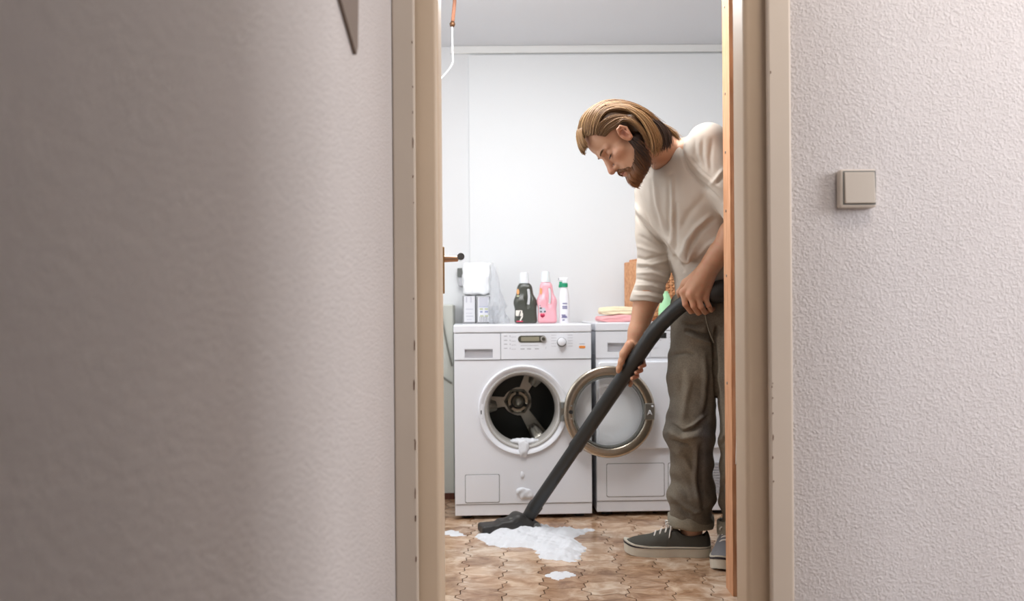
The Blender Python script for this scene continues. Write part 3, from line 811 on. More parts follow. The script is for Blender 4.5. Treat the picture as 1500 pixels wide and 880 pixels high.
for k in range(4): mark(t, M['dark_print'], rrect(-.036,.068+k*.013,-.026,.074+k*.013,.001), -.037)
mark(t, M['rose'], blob(-.028,.038,.006,.008), -.0368); mark(t, M['rose'], blob(-.018,.038,.006,.008), -.0368); mark(t, M['rose'], [(-.034,.036),(-.012,.036),(-.023,.024)], -.0368)
for x in (-.034,-.016): mark(t, M['dark_print'], rrect(x,.052,x+.008,.058,.002), -.0368)
d = 4.33; xc = at(827,d,0)[0]
t = thing('spray_bottle', 'white spray bottle with green trigger, rightmost on the washing machine', 'bottle', (xc,d,TOPW), 0, 'detergent bottles on the washing machine')
bm = bmesh.new(); lathe(bm, [(0,0),(.022,0),(.0235,.004),(.0235,.10),(.0225,.125),(.019,.15),(.014,.168),(.012,.180),(0,.181)], 32, sy=.8); obj('bottle_body', bm, M['white_bottle'], t, auto=50)
bm = bmesh.new(); lathe(bm, [(.0,.168),(.0165,.168),(.0165,.187),(0,.188)], 24); box(bm, (-.026,-.007,.166),(-.012,.007,.180)); box(bm, (-.024,-.006,.176),(-.008,.006,.194)); obj('trigger', bm, M['green'], t, bevel=.002)
bm = nbox(((-.024,-.009,.198),(.017,.009,.213)), ((-.010,-.008,.186),(.014,.008,.2))); sh = obj('spray_head', bm, M['white_bottle'], t, bevel=.003)
obj('spray_tip', nbox(((-.028,-.006,.199),(-.0235,.006,.210))), M['carton'], sh, bevel=.001)
for z, x0, x1 in ((.090,-.010,.012),(.076,-.011,.012),(.068,-.011,.012),(.036,-.014,.004),(.025,-.014,.012),(.030,-.012,.010),(.013,-.011,0)):
    mark(t, M['purple'], rrect(x0,z,x1,z+.0045,.001), -.0190)

# towels: folded soft stacks
def towel(name, label, m, x0, x1, y0, y1, z0, th, layers, seed):
    t = thing(name, label, 'towel', ((x0+x1)/2,(y0+y1)/2,z0), 0, 'folded towels on the tumble dryer')
    bm = superbox((x1-x0)/2, (y1-y0)/2, th/2, .10, 16, seed, .006)
    for v in bm.verts:
        v.co.z = v.co.z*(1-.35*abs(v.co.x/((x1-x0)/2))**3) + th/2 
        v.co.z = max(v.co.z, 0)
    obj('folded_cloth', bm, m, t, smooth=True)
    return t
TX = at(872,4.32,0)[0]
towel('towel', 'pink folded towel lying on the tumble dryer beneath the cream one', M['towel_pink'], TX, TX+.22, 4.20, 4.36, TOPD, .030, 2, 1)
towel('towel', 'cream folded towel lying on top of the pink towel', M['towel_cream'], TX+.012, TX+.215, 4.205, 4.355, TOPD+.033, .036, 2, 7)

# wicker basket with a raised hinged lid
bx0 = at(920,4.44,0)[0]
bk = thing('wicker_basket', 'orange brown woven wicker basket standing on the tumble dryer', 'basket', (bx0+.185,4.51,TOPD), math.radians(12))
BW, BD, BH = .32, .18, .27
def weave_wall(name, p, q, rows, cols):
    """woven panel from corner p to corner q (xy), stakes and over-under strands"""
    p, q = Vector(p+(0,)), Vector(q+(0,)); e = q-p; l = e.length; u = e/l; n = Vector((u.y,-u.x,0)); bm = bmesh.new(); h = BH/rows
    for c_ in range(cols+1):
        a = p+u*(l*c_/cols); tube(bm, [a+Vector((0,0,.004)), a+Vector((0,0,BH-.004))], .0035, 6)
    for r in range(rows):
        z = h*(r+.5); seg = cols*3; prev = None
        for i in range(seg+1):
            s_ = i/seg*cols; off = .0052*math.cos(PI*s_ + (r%2)*PI); a = p+u*(l*i/seg)+n*off
            cur = [bm.verts.new(a+n*.0022+Vector((0,0,z-h*.40))), bm.verts.new(a+n*.0022+Vector((0,0,z+h*.40))), bm.verts.new(a-n*.0022+Vector((0,0,z+h*.40))), bm.verts.new(a-n*.0022+Vector((0,0,z-h*.40)))]
            if prev:
                for k in range(4): bm.faces.new((prev[k],cur[k],cur[(k+1)%4],prev[(k+1)%4]))
            prev = cur
    o = obj(name, bm, M['wicker'], bk); o['kind'] = 'stuff'; return o
hw, hd = BW/2, BD/2
weave_wall('woven_side', (-hw,-hd), (hw,-hd), 22, 16); weave_wall('woven_side', (hw,-hd), (hw,hd), 22, 10)
weave_wall('woven_side', (hw,hd), (-hw,hd), 22, 16); weave_wall('woven_side', (-hw,hd), (-hw,-hd), 22, 10)
for sx in (-1,1):
    for sy in (-1,1): obj('corner_post', tube(bmesh.new(), [(sx*hw,sy*hd,0),(sx*hw,sy*hd,BH)], .008, 8), M['wicker_dark'], bk)
for z in (.009, BH): obj('rim', tube(bmesh.new(), [(-hw,-hd,z),(hw,-hd,z),(hw,hd,z),(-hw,hd,z),(-hw,-hd,z)], .009, 8), M['wicker_dark'], bk)
bm = nbox(((-hw-.008,-hd-.008,BH+.008),(hw+.008,hd+.008,BH+.018)), ((-hw+.01,-hd+.01,BH+.018),(hw-.01,hd-.01,BH+.030)))
obj('lid', bm, M['wicker'], bk, bevel=.004)
bm = nbox(((-hw-.012,-hd-.01,.0),(-hw-.006,hd,BH+.015)))
obj('side_board', bm, M['wicker'], bk, bevel=.002)
# pale green squeeze bottle
gx = P(976,440,4.22).x
t = thing('squeeze_bottle', 'pale green plastic bottle on the dryer in front of the basket', 'bottle', (gx,4.22,TOPD))
bm = bmesh.new(); lathe(bm, [(0,0),(.036,0),(.037,.03),(.036,.055),(.028,.085),(.016,.118),(.013,.128),(0,.129)], 28, sy=.7); obj('bottle_body', bm, M['lime'], t, auto=50)
bm = bmesh.new(); lathe(bm, [(.0,.122),(.010,.122),(.009,.138),(0,.140)], 20); obj('cap', bm, M['lime'], t, auto=40)

# wall cables beside the washing machine
for pts, lab in (([(642,448,4.494),(648,470,4.494),(656,510,4.494),(662,536,4.494)], 'grey supply hose hanging steeply beside the washing machine'), ([(640,545,4.494),(650,553,4.494),(657,558,4.494),(662,561,4.494)], 'grey drain hose lying lower beside the washing machine')):
    bm = bmesh.new(); tube(bm, spline([P(*p) for p in pts], 16), .004, 8); o = obj('hose', bm, M['cable'], None, smooth=True); tag(o, lab, 'hose')
# brown hanging tube with a white cord
hc = thing('ceiling_pull', 'brown tube with a brass ring and white cord hanging from the ceiling', 'cord', tuple(P(664,-20,3.8)))
o0 = Vector(hc.location)
bm = bmesh.new(); tube(bm, [Vector((P(667,0,3.8).x,3.8,CZ))-o0, P(666,4,3.8)-o0, P(663,34,3.8)-o0], .0075, 12); obj('tube', bm, M['rope'], hc, smooth=True)
bm = bmesh.new(); tube(bm, [P(663.2,31,3.8)-o0, P(662.8,35,3.8)-o0, P(662.5,39,3.8)-o0], [.007,.012,.009], 14); obj('ring', bm, M['dark_brass'], hc, smooth=True)
bm = bmesh.new(); tube(bm, spline([P(662.5,38,3.8)-o0, P(663,75,3.8)-o0, P(663,92,3.8)-o0, P(655,105,3.8)-o0, P(643,118,3.8)-o0], 20), .0032, 8); obj('pull_cord', bm, M['white_cord'], hc, smooth=True)

# foam: heaped puddle, stray patches
def foam_heap(name, label, outline_px, h, seed, floor=True, res=.0065):
    pts = [P(x, y, (CAMZ*FPX)/(y+(x-750)*math.sin(ROLL)-HOR)) for x, y in outline_px]
    poly = np.array([(p.x,p.y) for p in pts]); lo, hi = poly.min(0)-.02, poly.max(0)+.02
    nx, ny = ((hi-lo)/res).astype(int)+1
    gx, gy = np.meshgrid(np.linspace(lo[0],hi[0],nx), np.linspace(lo[1],hi[1],ny), indexing='ij'); G = np.stack([gx.ravel(),gy.ravel()],1)
    ins = np.zeros(len(G),bool); dist = np.full(len(G),9.)
    for i in range(len(poly)):
        a, b = poly[i], poly[(i+1)%len(poly)]
        c_ = ((a[1]>G[:,1]) != (b[1]>G[:,1])) & (G[:,0] < (b[0]-a[0])*(G[:,1]-a[1])/(b[1]-a[1]+1e-12)+a[0]); ins ^= c_
        ab = b-a; t = np.clip(((G-a)@ab)/(ab@ab),0,1); dist = np.minimum(dist, np.linalg.norm(G-a-t[:,None]*ab,axis=1))
    sd = np.where(ins, dist, -dist)
    V3 = np.concatenate([G, np.zeros((len(G),1))],1)
    sd = sd + .012*wob(V3, 60, seed) + .006*wob(V3, 160, seed+1)
    z = h*(1-np.exp(-np.maximum(sd,0)/.035))*(1+.30*wob(V3,45,seed+2)+.18*wob(V3,120,seed+3)+.05*wob(V3,220,seed+4))
    z = np.where(sd > 0, np.maximum(z,.0008)+.0006, -.002)
    V3[:,2] = z
    id_ = np.arange(nx*ny).reshape(nx,ny); Q = np.stack([id_[:-1,:-1],id_[1:,:-1],id_[1:,1:],id_[:-1,1:]],-1).reshape(-1,4)
    keep = (sd[Q] > 0).any(1); Q = Q[keep]; u, inv = np.unique(Q, return_inverse=True); Q = inv.reshape(-1,4)
    return tag(qmesh(name, V3[u], Q, M['foam']), label, 'foam', 'soap foam spilled on the floor')
foam_heap('foam_puddle', 'heaped white soap foam puddle in front of the vacuum nozzle', [(697,786),(718,781),(742,778),(760,772),(790,770),(815,774),(866,777),(848,783),(840,790),(856,800),(852,817),(835,823),(815,821),(800,818),(782,806),(765,803),(748,802),(728,801),(710,795)], .024, 5)
foam_heap('foam_patch', 'small flat foam patch alone on the tiles in the foreground', [(797,842),(810,837),(830,837),(845,842),(835,847),(808,848)], .006, 9)
foam_heap('foam_patch', 'thin foam streak on the tiles beside the left door jamb', [(648,778),(662,777),(676,781),(684,785),(664,784),(648,782)], .005, 12)
def foam_blob(name, label, parts, grp='soap foam clinging to the washing machine'):
    ps = [(wm_m @ Vector(p), r) for p, r in parts]
    A = np.array([p for p,_ in ps]); rm = max(max(r) for _,r in ps)+.02
    f = Field(A.min(0)-rm, A.max(0)+rm, .003)
    for p, r in ps: f.ell(p, r, k=.012)
    V, Q = f.mesh(); Nn = normals(V,Q); V = V + Nn*(.0022*wob(V,150,3))[:,None]; V = smooth_mesh(V,Q,1)
    return tag(qmesh(name, V, Q, M['foam']), label, 'foam', grp)
wm_m = Matrix.Translation(wm.location) @ Matrix.Rotation(wm.rotation_euler.z, 4, 'Z')
foam_blob('foam_drip', 'white foam welling over the lower lip of the drum opening', [((.30,.03,.335),(.042,.03,.014)),((.27,.03,.337),(.03,.02,.010)),((.34,.03,.337),(.03,.02,.010)),((.30,-.006,.318),(.026,.008,.026)),((.30,-.009,.290),(.018,.006,.022))])
foam_blob('foam_patch', 'white foam patch on the washing machine front above the nozzle', [((.285,-.002,.120),(.022,.007,.018)),((.315,-.002,.118),(.020,.006,.016)),((.30,-.002,.103),(.018,.006,.016)),((.33,-.002,.095),(.010,.004,.014))])
foam_blob('foam_fleck', 'tiny foam fleck under the drum opening of the washing machine', [((.293,0,.198),(.008,.004,.012)),((.298,0,.186),(.005,.003,.008))])

# wooden rack at the right of the doorway: seen edge-on between the man and the jamb
rk_ = thing('wooden_rack', 'raw pine storage rack with screwed upright beside the right jamb', 'rack', (.93,2.86,0))
def rb(a, b): return nbox(((a[0]-.93,a[1]-2.86,a[2]), (b[0]-.93,b[1]-2.86,b[2])))
up = obj('upright', rb((.693,2.94,.0),(.708,3.035,2.15)), M['wood'], rk_, bevel=.0015)
obj('upright_edge', rb((.7085,2.938,.0),(.726,3.028,2.15)), M['dark_wood'], rk_)
obj('upright', rb((.693,2.50,.0),(.726,2.54,2.15)), M['wood'], rk_, bevel=.0015)
obj('upright', rb((1.17,2.50,0),(1.20,2.54,2.15)), M['wood'], rk_, bevel=.0015)
obj('upright', rb((1.17,2.99,0),(1.20,3.03,2.15)), M['wood'], rk_, bevel=.0015)
for z in (.455, 1.05, 1.7): obj('shelf_board', rb((.728,2.50,z-.025),(1.17,3.01,z+.022)), M['wood_light'], rk_, bevel=.0015)
obj('back_board', rb((.735,3.012,.05),(1.17,3.02,2.1)), M['dark_wood'], rk_)
for y in (14,140,225,310,404,560): 
    q = P(1061,y,3.02); bm = bmesh.new(); lathe(bm, [(0,-.0022),(.0042,-.0018),(.0045,.001),(0,.002)], 12, 'X', (.693-.93,2.995-2.86,q.z)); obj('screw', bm, M['dull_steel'], up)
bm = bmesh.new(); rnd = random.Random(4)
tag(obj('hanging_cable', tube(bmesh.new(), spline([(.715,2.934,1.35),(.718,2.934,.9),(.713,2.934,.62),(.705,2.934,.42)], 20), .003, 8), M['white_cord'], None, smooth=True), 'thin pale cable hanging down beside the pine upright', 'cable')
o = obj('storage_box', nbox(((.74,2.62,.012),(1.12,2.95,.36))), M['dark'], None, bevel=.006); tag(o, 'dark box standing under the lowest shelf of the pine rack', 'box')

# ---------------------------------------------------------------- vacuum tube with floor nozzle
def V3(*a): return np.array(a, float)
def A3(p): return np.array(P(*p))
NB = P(778,752,3.86)
vc = thing('vacuum_cleaner_tube', 'black vacuum cleaner tube with floor nozzle held by the man', 'vacuum cleaner', (NB.x,NB.y,0))
vo = Vector(vc.location)
TP = [(779,749,3.85),(845,651,3.63),(905,563,3.46),(955,491,3.33),(976,467,3.285),(997,448,3.25),(1020,436,3.23),(1045,427,3.22),(1072,423,3.22)]
def vt(pts, rs, name, m, par=vc, n=20, dense=1):
    bm = bmesh.new(); q = [P(*p)-vo for p in pts]
    tube(bm, q, rs, n); return obj(name, bm, m, par, auto=40)
lerp = lambda a, b, t: tuple(a[i]+(b[i]-a[i])*t for i in range(3))
J1, J2 = lerp(TP[0],TP[1],.0), (843,652,3.634)
vt([lerp(TP[0],TP[3],.02), lerp(TP[0],TP[3],.385)], [.0265,.0255], 'lower_tube', M['black'])
vt([lerp(TP[0],TP[3],.365), lerp(TP[0],TP[3],.40), lerp(TP[0],TP[3],.985)], [.029,.0275,.0285], 'upper_tube', M['black'])
hp = [p for p in spline([P(*p)-vo for p in TP[2:]], 40)][6:]
bm = bmesh.new(); tube(bm, hp, [.0295 if i < 3 else .0275 for i in range(len(hp))], 20); obj('curved_handle', bm, M['black'], vc, auto=50)
q = [P(1036,431,3.225)-vo, P(1046,428,3.22)-vo, P(1056,426,3.22)-vo, P(1078,424,3.22)-vo]
bm = bmesh.new(); tube(bm, q, [.030,.038,.039,.038], 20); obj('hose_connector', bm, M['black2'], vc, auto=40)
q = spline([P(1074,424,3.22)-vo, P(1100,428,3.23)-vo, P(1125,470,3.28)-vo, P(1130,560,3.36)-vo, P(1135,700,3.5)-vo, P(1190,770,3.6)-vo], 60)
q = [Vector((p.x,p.y,max(p.z,.03))) for p in q]
bm = bmesh.new(); tube(bm, q, [.022 if i % 2 else .019 for i in range(len(q))], 12); obj('hose', bm, M['black2'], vc, smooth=True)
vt([(772,760,3.862),(783,743,3.845),(786,739,3.84)], [.026,.030,.030], 'swivel_neck', M['black2'])
# nozzle: low wedge body, long axis from lower left front to right back
nz = thing('nozzle_pivot', None, None); nz.parent = vc; nz.name = 'floor_nozzle'
na, nb_ = P(703,781,3.80), P(787,770,3.87); na.z = nb_.z = 0
ctr = (na+nb_)/2; nd = (nb_-na); nl = nd.length; nz.location = ctr - vo; nz.location.z = 0; nz.rotation_euler = (0,0,math.atan2(nd.y,nd.x))
f = Field((-nl/2-.02,-.08,-.01), (nl/2+.02,.08,.10), .0022)
f.rbox((0,0,.019),(nl/2,.045,.019),.012,k=0)
f.rbox((.02,0,.036),(nl*.26,.036,.014),.010,k=.02)
f.ell((.04,0,.045),(.050,.036,.026),k=.02)
f.cone((.035,-.02,.052),(.035,.02,.052),.024,.024,k=.015)
f.rbox((-.02,-.055,.030),(.06,.012,.010),.006,k=.008,op='s')
f.F[:,:,f.ax[2] < .002] = .01
V, Q = f.mesh(); V = smooth_mesh(V,Q,1); qmesh('nozzle_shell', V, Q, M['black2'], nz)
for o in (): pass
bm = nbox(((-nl/2+.006,-.047,.001),(nl/2-.006,-.040,.014))); obj('bristle_strip', bm, M['dark'], nz, bevel=.002)
bm = bmesh.new(); lathe(bm, [(.017,-.046),(.017,.046)], 20, 'Y', (nl/2-.015,0,.019)); obj('nozzle_wheel', bm, M['seal'], nz, bevel=.003)
bm = nbox(((-.005,-.032,.050),(.012,-.018,.060))); obj('nozzle_pedal', bm, M['seal'], nz, bevel=.003)

# ---------------------------------------------------------------- the man
PB = P(1045,815,3.38)
man = thing('person', 'bearded man with long hair in cream sweater and grey jeans, vacuuming', 'person', (PB.x,PB.y,0))
MO = tuple(man.location)
# joints
HIP_R, KNEE_R, ANK_R = A3((1024,462,3.40)), A3((1014,625,3.38)), A3((1013,785,3.46))
HIP_L, KNEE_L, ANK_L = A3((1088,462,3.32)), A3((1090,625,3.30)), A3((1086,783,3.40))
SH_R, EL_R, WR_R = A3((957,278,3.43)), A3((957,398,3.44)), A3((929,508,3.43))
SH_L, EL_L, WR_L = A3((1038,212,3.15)), A3((1092,322,3.11)), A3((1044,384,3.195))
LAT = SH_L-SH_R; LAT /= np.linalg.norm(LAT)
PEL, NECK = (HIP_L+HIP_R)/2, A3((986,232,3.28))
SP = NECK-PEL; SP /= np.linalg.norm(SP)
LAT2 = LAT - SP*(LAT@SP); LAT2 /= np.linalg.norm(LAT2)
FR = np.cross(LAT2, SP); BODY = [FR, LAT2, SP]
plat = HIP_L-HIP_R; plat /= np.linalg.norm(plat); pfr = np.cross(plat, [0,0,1.]); pfr /= np.linalg.norm(pfr); PELV = [pfr, plat, np.array([0,0,1.])]
# head frame: f forward (face), l his left (towards the hall), u crown
HO = A3((908,199,3.17))
pitch, yaw, tilt = math.radians(50), math.radians(11), math.radians(4)
f0, u0, l0 = V3(-math.cos(pitch),0,-math.sin(pitch)), V3(-math.sin(pitch),0,math.cos(pitch)), V3(0,-1,0)
f1 = f0*math.cos(yaw)+l0*math.sin(yaw); l1 = l0*math.cos(yaw)-f0*math.sin(yaw)
HF, HL, HU = f1, l1*math.cos(tilt)+u0*math.sin(tilt), u0*math.cos(tilt)-l1*math.sin(tilt)
HR = [HF, HL, HU]; HS = 1.04
def hd_(f, l, u): return HO + (HF*f + HL*l + HU*u)*HS
def hloc(V): d = V-HO; return np.stack([d@HF, d@HL, d@HU],1)/HS
def head_ell(F, c, r, k=.0, op='u'): F.ell(hd_(*c), [v*HS for v in r], HR, k, op)
def head_cone(F, a, b, ra, rb, k=.0, op='u'): F.cone(hd_(*a), hd_(*b), ra*HS, rb*HS, k, op)

# ---- body: one continuous skin
B = Field((.20,2.98,.0), (1.0,3.62,1.72), .0027)
B.ell(PEL+V3(0,0,.04), (.085,.14,.11), PELV)
B.ell(PEL+SP*.22-FR*.03, (.060,.12,.16), BODY, .05)
B.ell(PEL+SP*.40-FR*.02, (.080,.14,.15), BODY, .05)
B.cone(SH_R, SH_L, .05, .05, .05)
B.chain([HIP_R,KNEE_R,KNEE_R*.62+ANK_R*.38,ANK_R+V3(0,0,.03),ANK_R-V3(0,0,.02)], [.078,.052,.052,.037,.038], .02)
B.chain([HIP_L,KNEE_L,KNEE_L*.62+ANK_L*.38,ANK_L+V3(0,0,.03),ANK_L-V3(0,0,.02)], [.078,.052,.052,.0325,.030], .02)
B.chain([ANK_R-V3(0,0,.015), ANK_R+V3(-.10,0,-.045)], [.029,.020], .010)
B.chain([ANK_L-V3(0,0,.015), ANK_L+V3(-.05,-.09,-.045)], [.029,.020], .010)
B.chain([SH_R,EL_R], [.052,.043], .03)
# right forearm: muscle belly, tendons to the wrist
B.chain([EL_R, EL_R*.68+WR_R*.32, EL_R*.2+WR_R*.8, WR_R], [.045,.0475,.0335,.0300], .02)
B.chain([SH_L,EL_L], [.056,.045], .03)
B.chain([EL_L, EL_L*.66+WR_L*.34, EL_L*.2+WR_L*.8, WR_L], [.050,.049,.036,.0315], .02)
# neck
B.cone(NECK, hd_(-.045,0,-.045), .062, .057, .03)
B.cone(NECK-SP*.03, (SH_L+NECK)/2, .05, .045, .05); B.cone(NECK-SP*.03, (SH_R+NECK)/2, .05, .045, .05)
# skull and face
head_ell(B, (.001,0,.038), (.088,.076,.078), .02)
head_ell(B, (.042,0,.034), (.055,.061,.060), .02)
head_ell(B, (.040,0,-.045), (.052,.056,.082), .02)
for s in (-1,1):
    head_cone(B, (.0,s*.052,-.06), (.066,s*.016,-.112), .018, .019, .03)
    head_ell(B, (.062,s*.043,-.034), (.022,.020,.017), .02)
    head_cone(B, (.076,s*.042,.004), (.092,s*.012,.008), .0085, .0095, .012)
    head_ell(B, (.094,s*.031,-.014), (.015,.0165,.0125), .012, 's')
    head_ell(B, (.0735,s*.031,-.0135), (.0145,.0155,.0135), .004)
    head_ell(B, (.0905,s*.030,-.0215), (.006,.013,.0016), .003, 's')
    head_ell(B, (.097,s*.013,-.057), (.011,.0085,.0085), .006)
head_cone(B, (.088,0,.002), (.1005,0,-.028), .0085, .0085, .010)
head_cone(B, (.1005,0,-.028), (.113,0,-.0535), .0085, .0125, .006)
for s in (-1,1): head_ell(B, (.103,s*.007,-.066), (.007,.0035,.004), .003, 's')
head_ell(B, (.082,0,-.078), (.016,.03,.02), .012)
head_ell(B, (.094,0,-.0815), (.0085,.020,.0055), .005)
head_ell(B, (.0915,0,-.0935), (.0085,.018,.0060), .005)
head_ell(B, (.101,0,-.0872), (.010,.020,.0016), .002, 's')
head_ell(B, (.080,0,-.121), (.019,.022,.017), .015)
# ears: rim, bowl, lobe
EF, EU = .024, -.014
for s in (-1,1):
    e_ = lambda f, l, u: (f*.92+EF, s*l, u*.92+EU)
    head_ell(B, e_(-.006,.0775,-.002), (.0175,.0075,.029), .006)
    head_ell(B, e_(-.003,.088,.001), (.0115,.0075,.020), .004, 's')
    head_cone(B, e_(.009,.084,.012), e_(.002,.087,.026), .0036,.0042, .002); head_cone(B, e_(.002,.087,.026), e_(-.014,.089,.026), .0042,.0044, .002)
    head_cone(B, e_(-.014,.089,.026), e_(-.0235,.089,.006), .0044,.0042, .002)
    head_cone(B, e_(-.0235,.089,.006), e_(-.010,.083,-.026), .0042,.0062, .002)
    head_cone(B, e_(-.013,.087,.014), e_(-.009,.086,-.012), .0030,.0036, .002)
    head_cone(B, e_(-.013,.087,.014), e_(-.002,.085,.018), .0030,.0026, .002)
    head_ell(B, e_(.008,.081,-.004), (.004,.005,.007), .003)

# ---- hands
def unit(v): return v/np.linalg.norm(v)
TA, TB_ = A3(lerp(TP[0],TP[3],0)), A3(TP[3])
T = unit(TB_-TA)                                          # up along the tube
def on_tube(px, py):                                       # point of the axis seen nearest that place
    best = min((((pixels((TA+T*s)[None])[0]-(px,py))**2).sum(), s) for s in np.linspace(0,1.0,400)); return TA+T*best[1]
C = on_tube(923,537); view = unit(V3(0,0,CAMZ)-C); ec_ = unit(view - T*(view@T)); er = np.cross(T, ec_); er = er if er[0] > 0 else -er
def ct(t, phi, r):
    a = math.radians(phi); return C + T*t + (ec_*math.cos(a)+er*math.sin(a))*r
RT = .028
WR = WR_R
kn = [(-.030,-150),(-.008,-152),(.014,-155),(.034,-160)]    # index (lowest) .. little finger along the tube
tips_r = [.0078,.0082,.0080,.0068]
for i,(t0,ph) in enumerate(kn):
    mcp = ct(t0+.012, -128-6*i, RT+.014)
    fan = (-.022,-.010,-.002,.004)[i]
    if i == 0:
        pts = [mcp, ct(t0-.014,-175,RT+.0105), ct(t0-.030,150,RT+.010), ct(t0-.036,112,RT+.010), ct(t0-.040,98,RT+.010)]
    else:
        pts = [mcp, ct(t0+fan*.3,-178,RT+.011), ct(t0+fan*.6,138,RT+.0105), ct(t0+fan,92,RT+.0105), ct(t0+fan-.006,52,RT+.009)]
    rr = tips_r[i]
    B.chain(pts, [rr*1.25,rr*1.15,rr*1.10,rr*1.06,rr*.95], .003)
    B.cone(WR, mcp, .024, .0125, .012)
B.cone(WR, ct(.030,-118,RT+.020), .028, .020, .015)
B.ell(ct(.012,-120,RT+.014), (.02,.02,.03), None, .012)
# thumb down the hall side of the tube
tb = [ct(.064,-108,RT+.022), ct(.032,-86,RT+.019), ct(.004,-66,RT+.0125), ct(-.020,-54,RT+.0100), ct(-.031,-48,RT+.0088)]
B.chain(tb, [.017,.0150,.0108,.0104,.0082], .006)
B.ell(tb[2]*.9+tb[1]*.1, (.0115,.0115,.0115), None, .006)

# left hand on the curved handle, back of the hand to the hall
HP = [np.array(p+vo) for p in hp]
def hand_pt(px, py, d): return A3((px,py,d))
K = [hand_pt(1001,428,3.205), hand_pt(1011.5,431.5,3.188), hand_pt(1022,434,3.186), hand_pt(1033,436,3.195)]       # knuckles
PI_ = [hand_pt(1004,445.5,3.198), hand_pt(1016,448,3.186), hand_pt(1027,449,3.184), hand_pt(1038,447.5,3.190)]         # first finger joints
DI = [hand_pt(1012,456,3.225), hand_pt(1023,458,3.22), hand_pt(1033,457,3.22), hand_pt(1042,454,3.222)]
TI = [hand_pt(1016,456,3.248), hand_pt(1027,457,3.246), hand_pt(1037,456,3.246), hand_pt(1045,452,3.246)]
for i in range(4):
    r0 = (.0102,.0105,.0100,.0090)[i]
    B.chain([K[i],PI_[i],DI[i],TI[i]], [r0*1.12,r0,r0*.92,r0*.85], .003)
    B.cone(WR_L, K[i], .026, .0125, .010)
    B.ell(K[i]+V3(0,-.002,.002), (.0115,.0115,.0115), None, .005)
B.cone(WR_L, (K[1]+K[2])/2+V3(.0,.012,.012), .030, .021, .02)
B.chain([WR_L+V3(-.02,.0,-.01), hand_pt(1005,415,3.235), hand_pt(996,428,3.265), hand_pt(999,444,3.285)], [.018,.0155,.0115,.0095], .01)
V, Q = B.mesh(); V = smooth_mesh(V, Q, 1, .45)
# keep only the largest shell
h = hloc(V)
col = np.tile(np.array(lin((212,166,136))), (len(V),1))
def tint(mask_w, rgb):
    global col
    w_ = np.clip(mask_w,0,1)[:,None]; col = col*(1-w_)+np.array(lin(rgb))*w_
g = lambda c, r: np.exp(-(((h-np.array(c))/np.array(r))**2).sum(1))
tint(.22+.22*wob(V,70,5)*(np.abs(h[:,0])<.3), (194,136,106))
hm = (np.linalg.norm(h,axis=1) < .17)
for s in (-1,1):
    tint(.22*g((.07,s*.045,-.04),(.03,.025,.022))*hm, (212,130,104))
    tint(.8*g((.088,s*.031,-.0215),(.012,.014,.0022))*hm, (70,44,34))
    tint(.35*g((.085,s*.031,-.012),(.015,.016,.010))*hm, (176,118,92))
    tint(.5*g((.018,s*.084,-.014),(.02,.012,.03))*hm, (212,128,104))
    tint(.65*g((.022,s*.084,-.013),(.009,.012,.013))*hm, (140,78,60))  # dark tint paints in the shade of the ear bowl
tint(.45*g((.112,0,-.052),(.014,.016,.014))*hm, (206,122,100))
tint(.85*g((.098,0,-.0875),(.012,.021,.0085))*hm, (178,104,92))
armz = (V[:,2] < 1.2) & (V[:,2] > .6)
tint(.55*armz, (190,140,106)); tint(.25*armz*np.clip(wob(V,160,8),0,1), (206,128,104))
dL = np.min([np.linalg.norm(V-k,axis=1) for k in K+PI_],axis=0); tint(.5*np.exp(-(dL/.012)**2), (206,134,108))
tint(.5*np.exp(-(np.min([np.linalg.norm(V-ct(kn[i][0],80,RT+.01),axis=1) for i in range(4)],axis=0)/.02)**2), (208,126,100))
M['skin'] = mat('skin', (205,150,118), .5, attr='col', sss=.05, bump=.15, bscale=420, bdist=.0006)
qmesh('body', V, Q, M['skin'], man, col, MO)
# nail of the thumb and fingers of the near hands
nails = [(tb[4], ec_*.9-er*.3, T*-1)]
bm = bmesh.new()
for p, n_, ax_ in nails:
    n_ = unit(n_); ax_ = unit(ax_-n_*(ax_@n_)); s_ = np.cross(n_,ax_); c0 = p + n_*.0078 - ax_*.003
    vs = [bm.verts.new(Vector(c0 + ax_*(.0062*math.cos(a)) + s_*(.0048*math.sin(a)) - n_*(.0012*abs(math.sin(a))) - np.array(MO))) for a in np.linspace(0,2*PI,12,endpoint=False)]
    vs2 = [bm.verts.new(v.co - Vector(n_)*.002) for v in vs]
    bm.faces.new(vs); bm.faces.new(vs2[::-1])
    for i in range(12): bm.faces.new((vs[i],vs2[i],vs2[(i+1)%12],vs[(i+1)%12]))
obj('thumb_nail', bm, mat('nail', (224,178,152), .35), man)

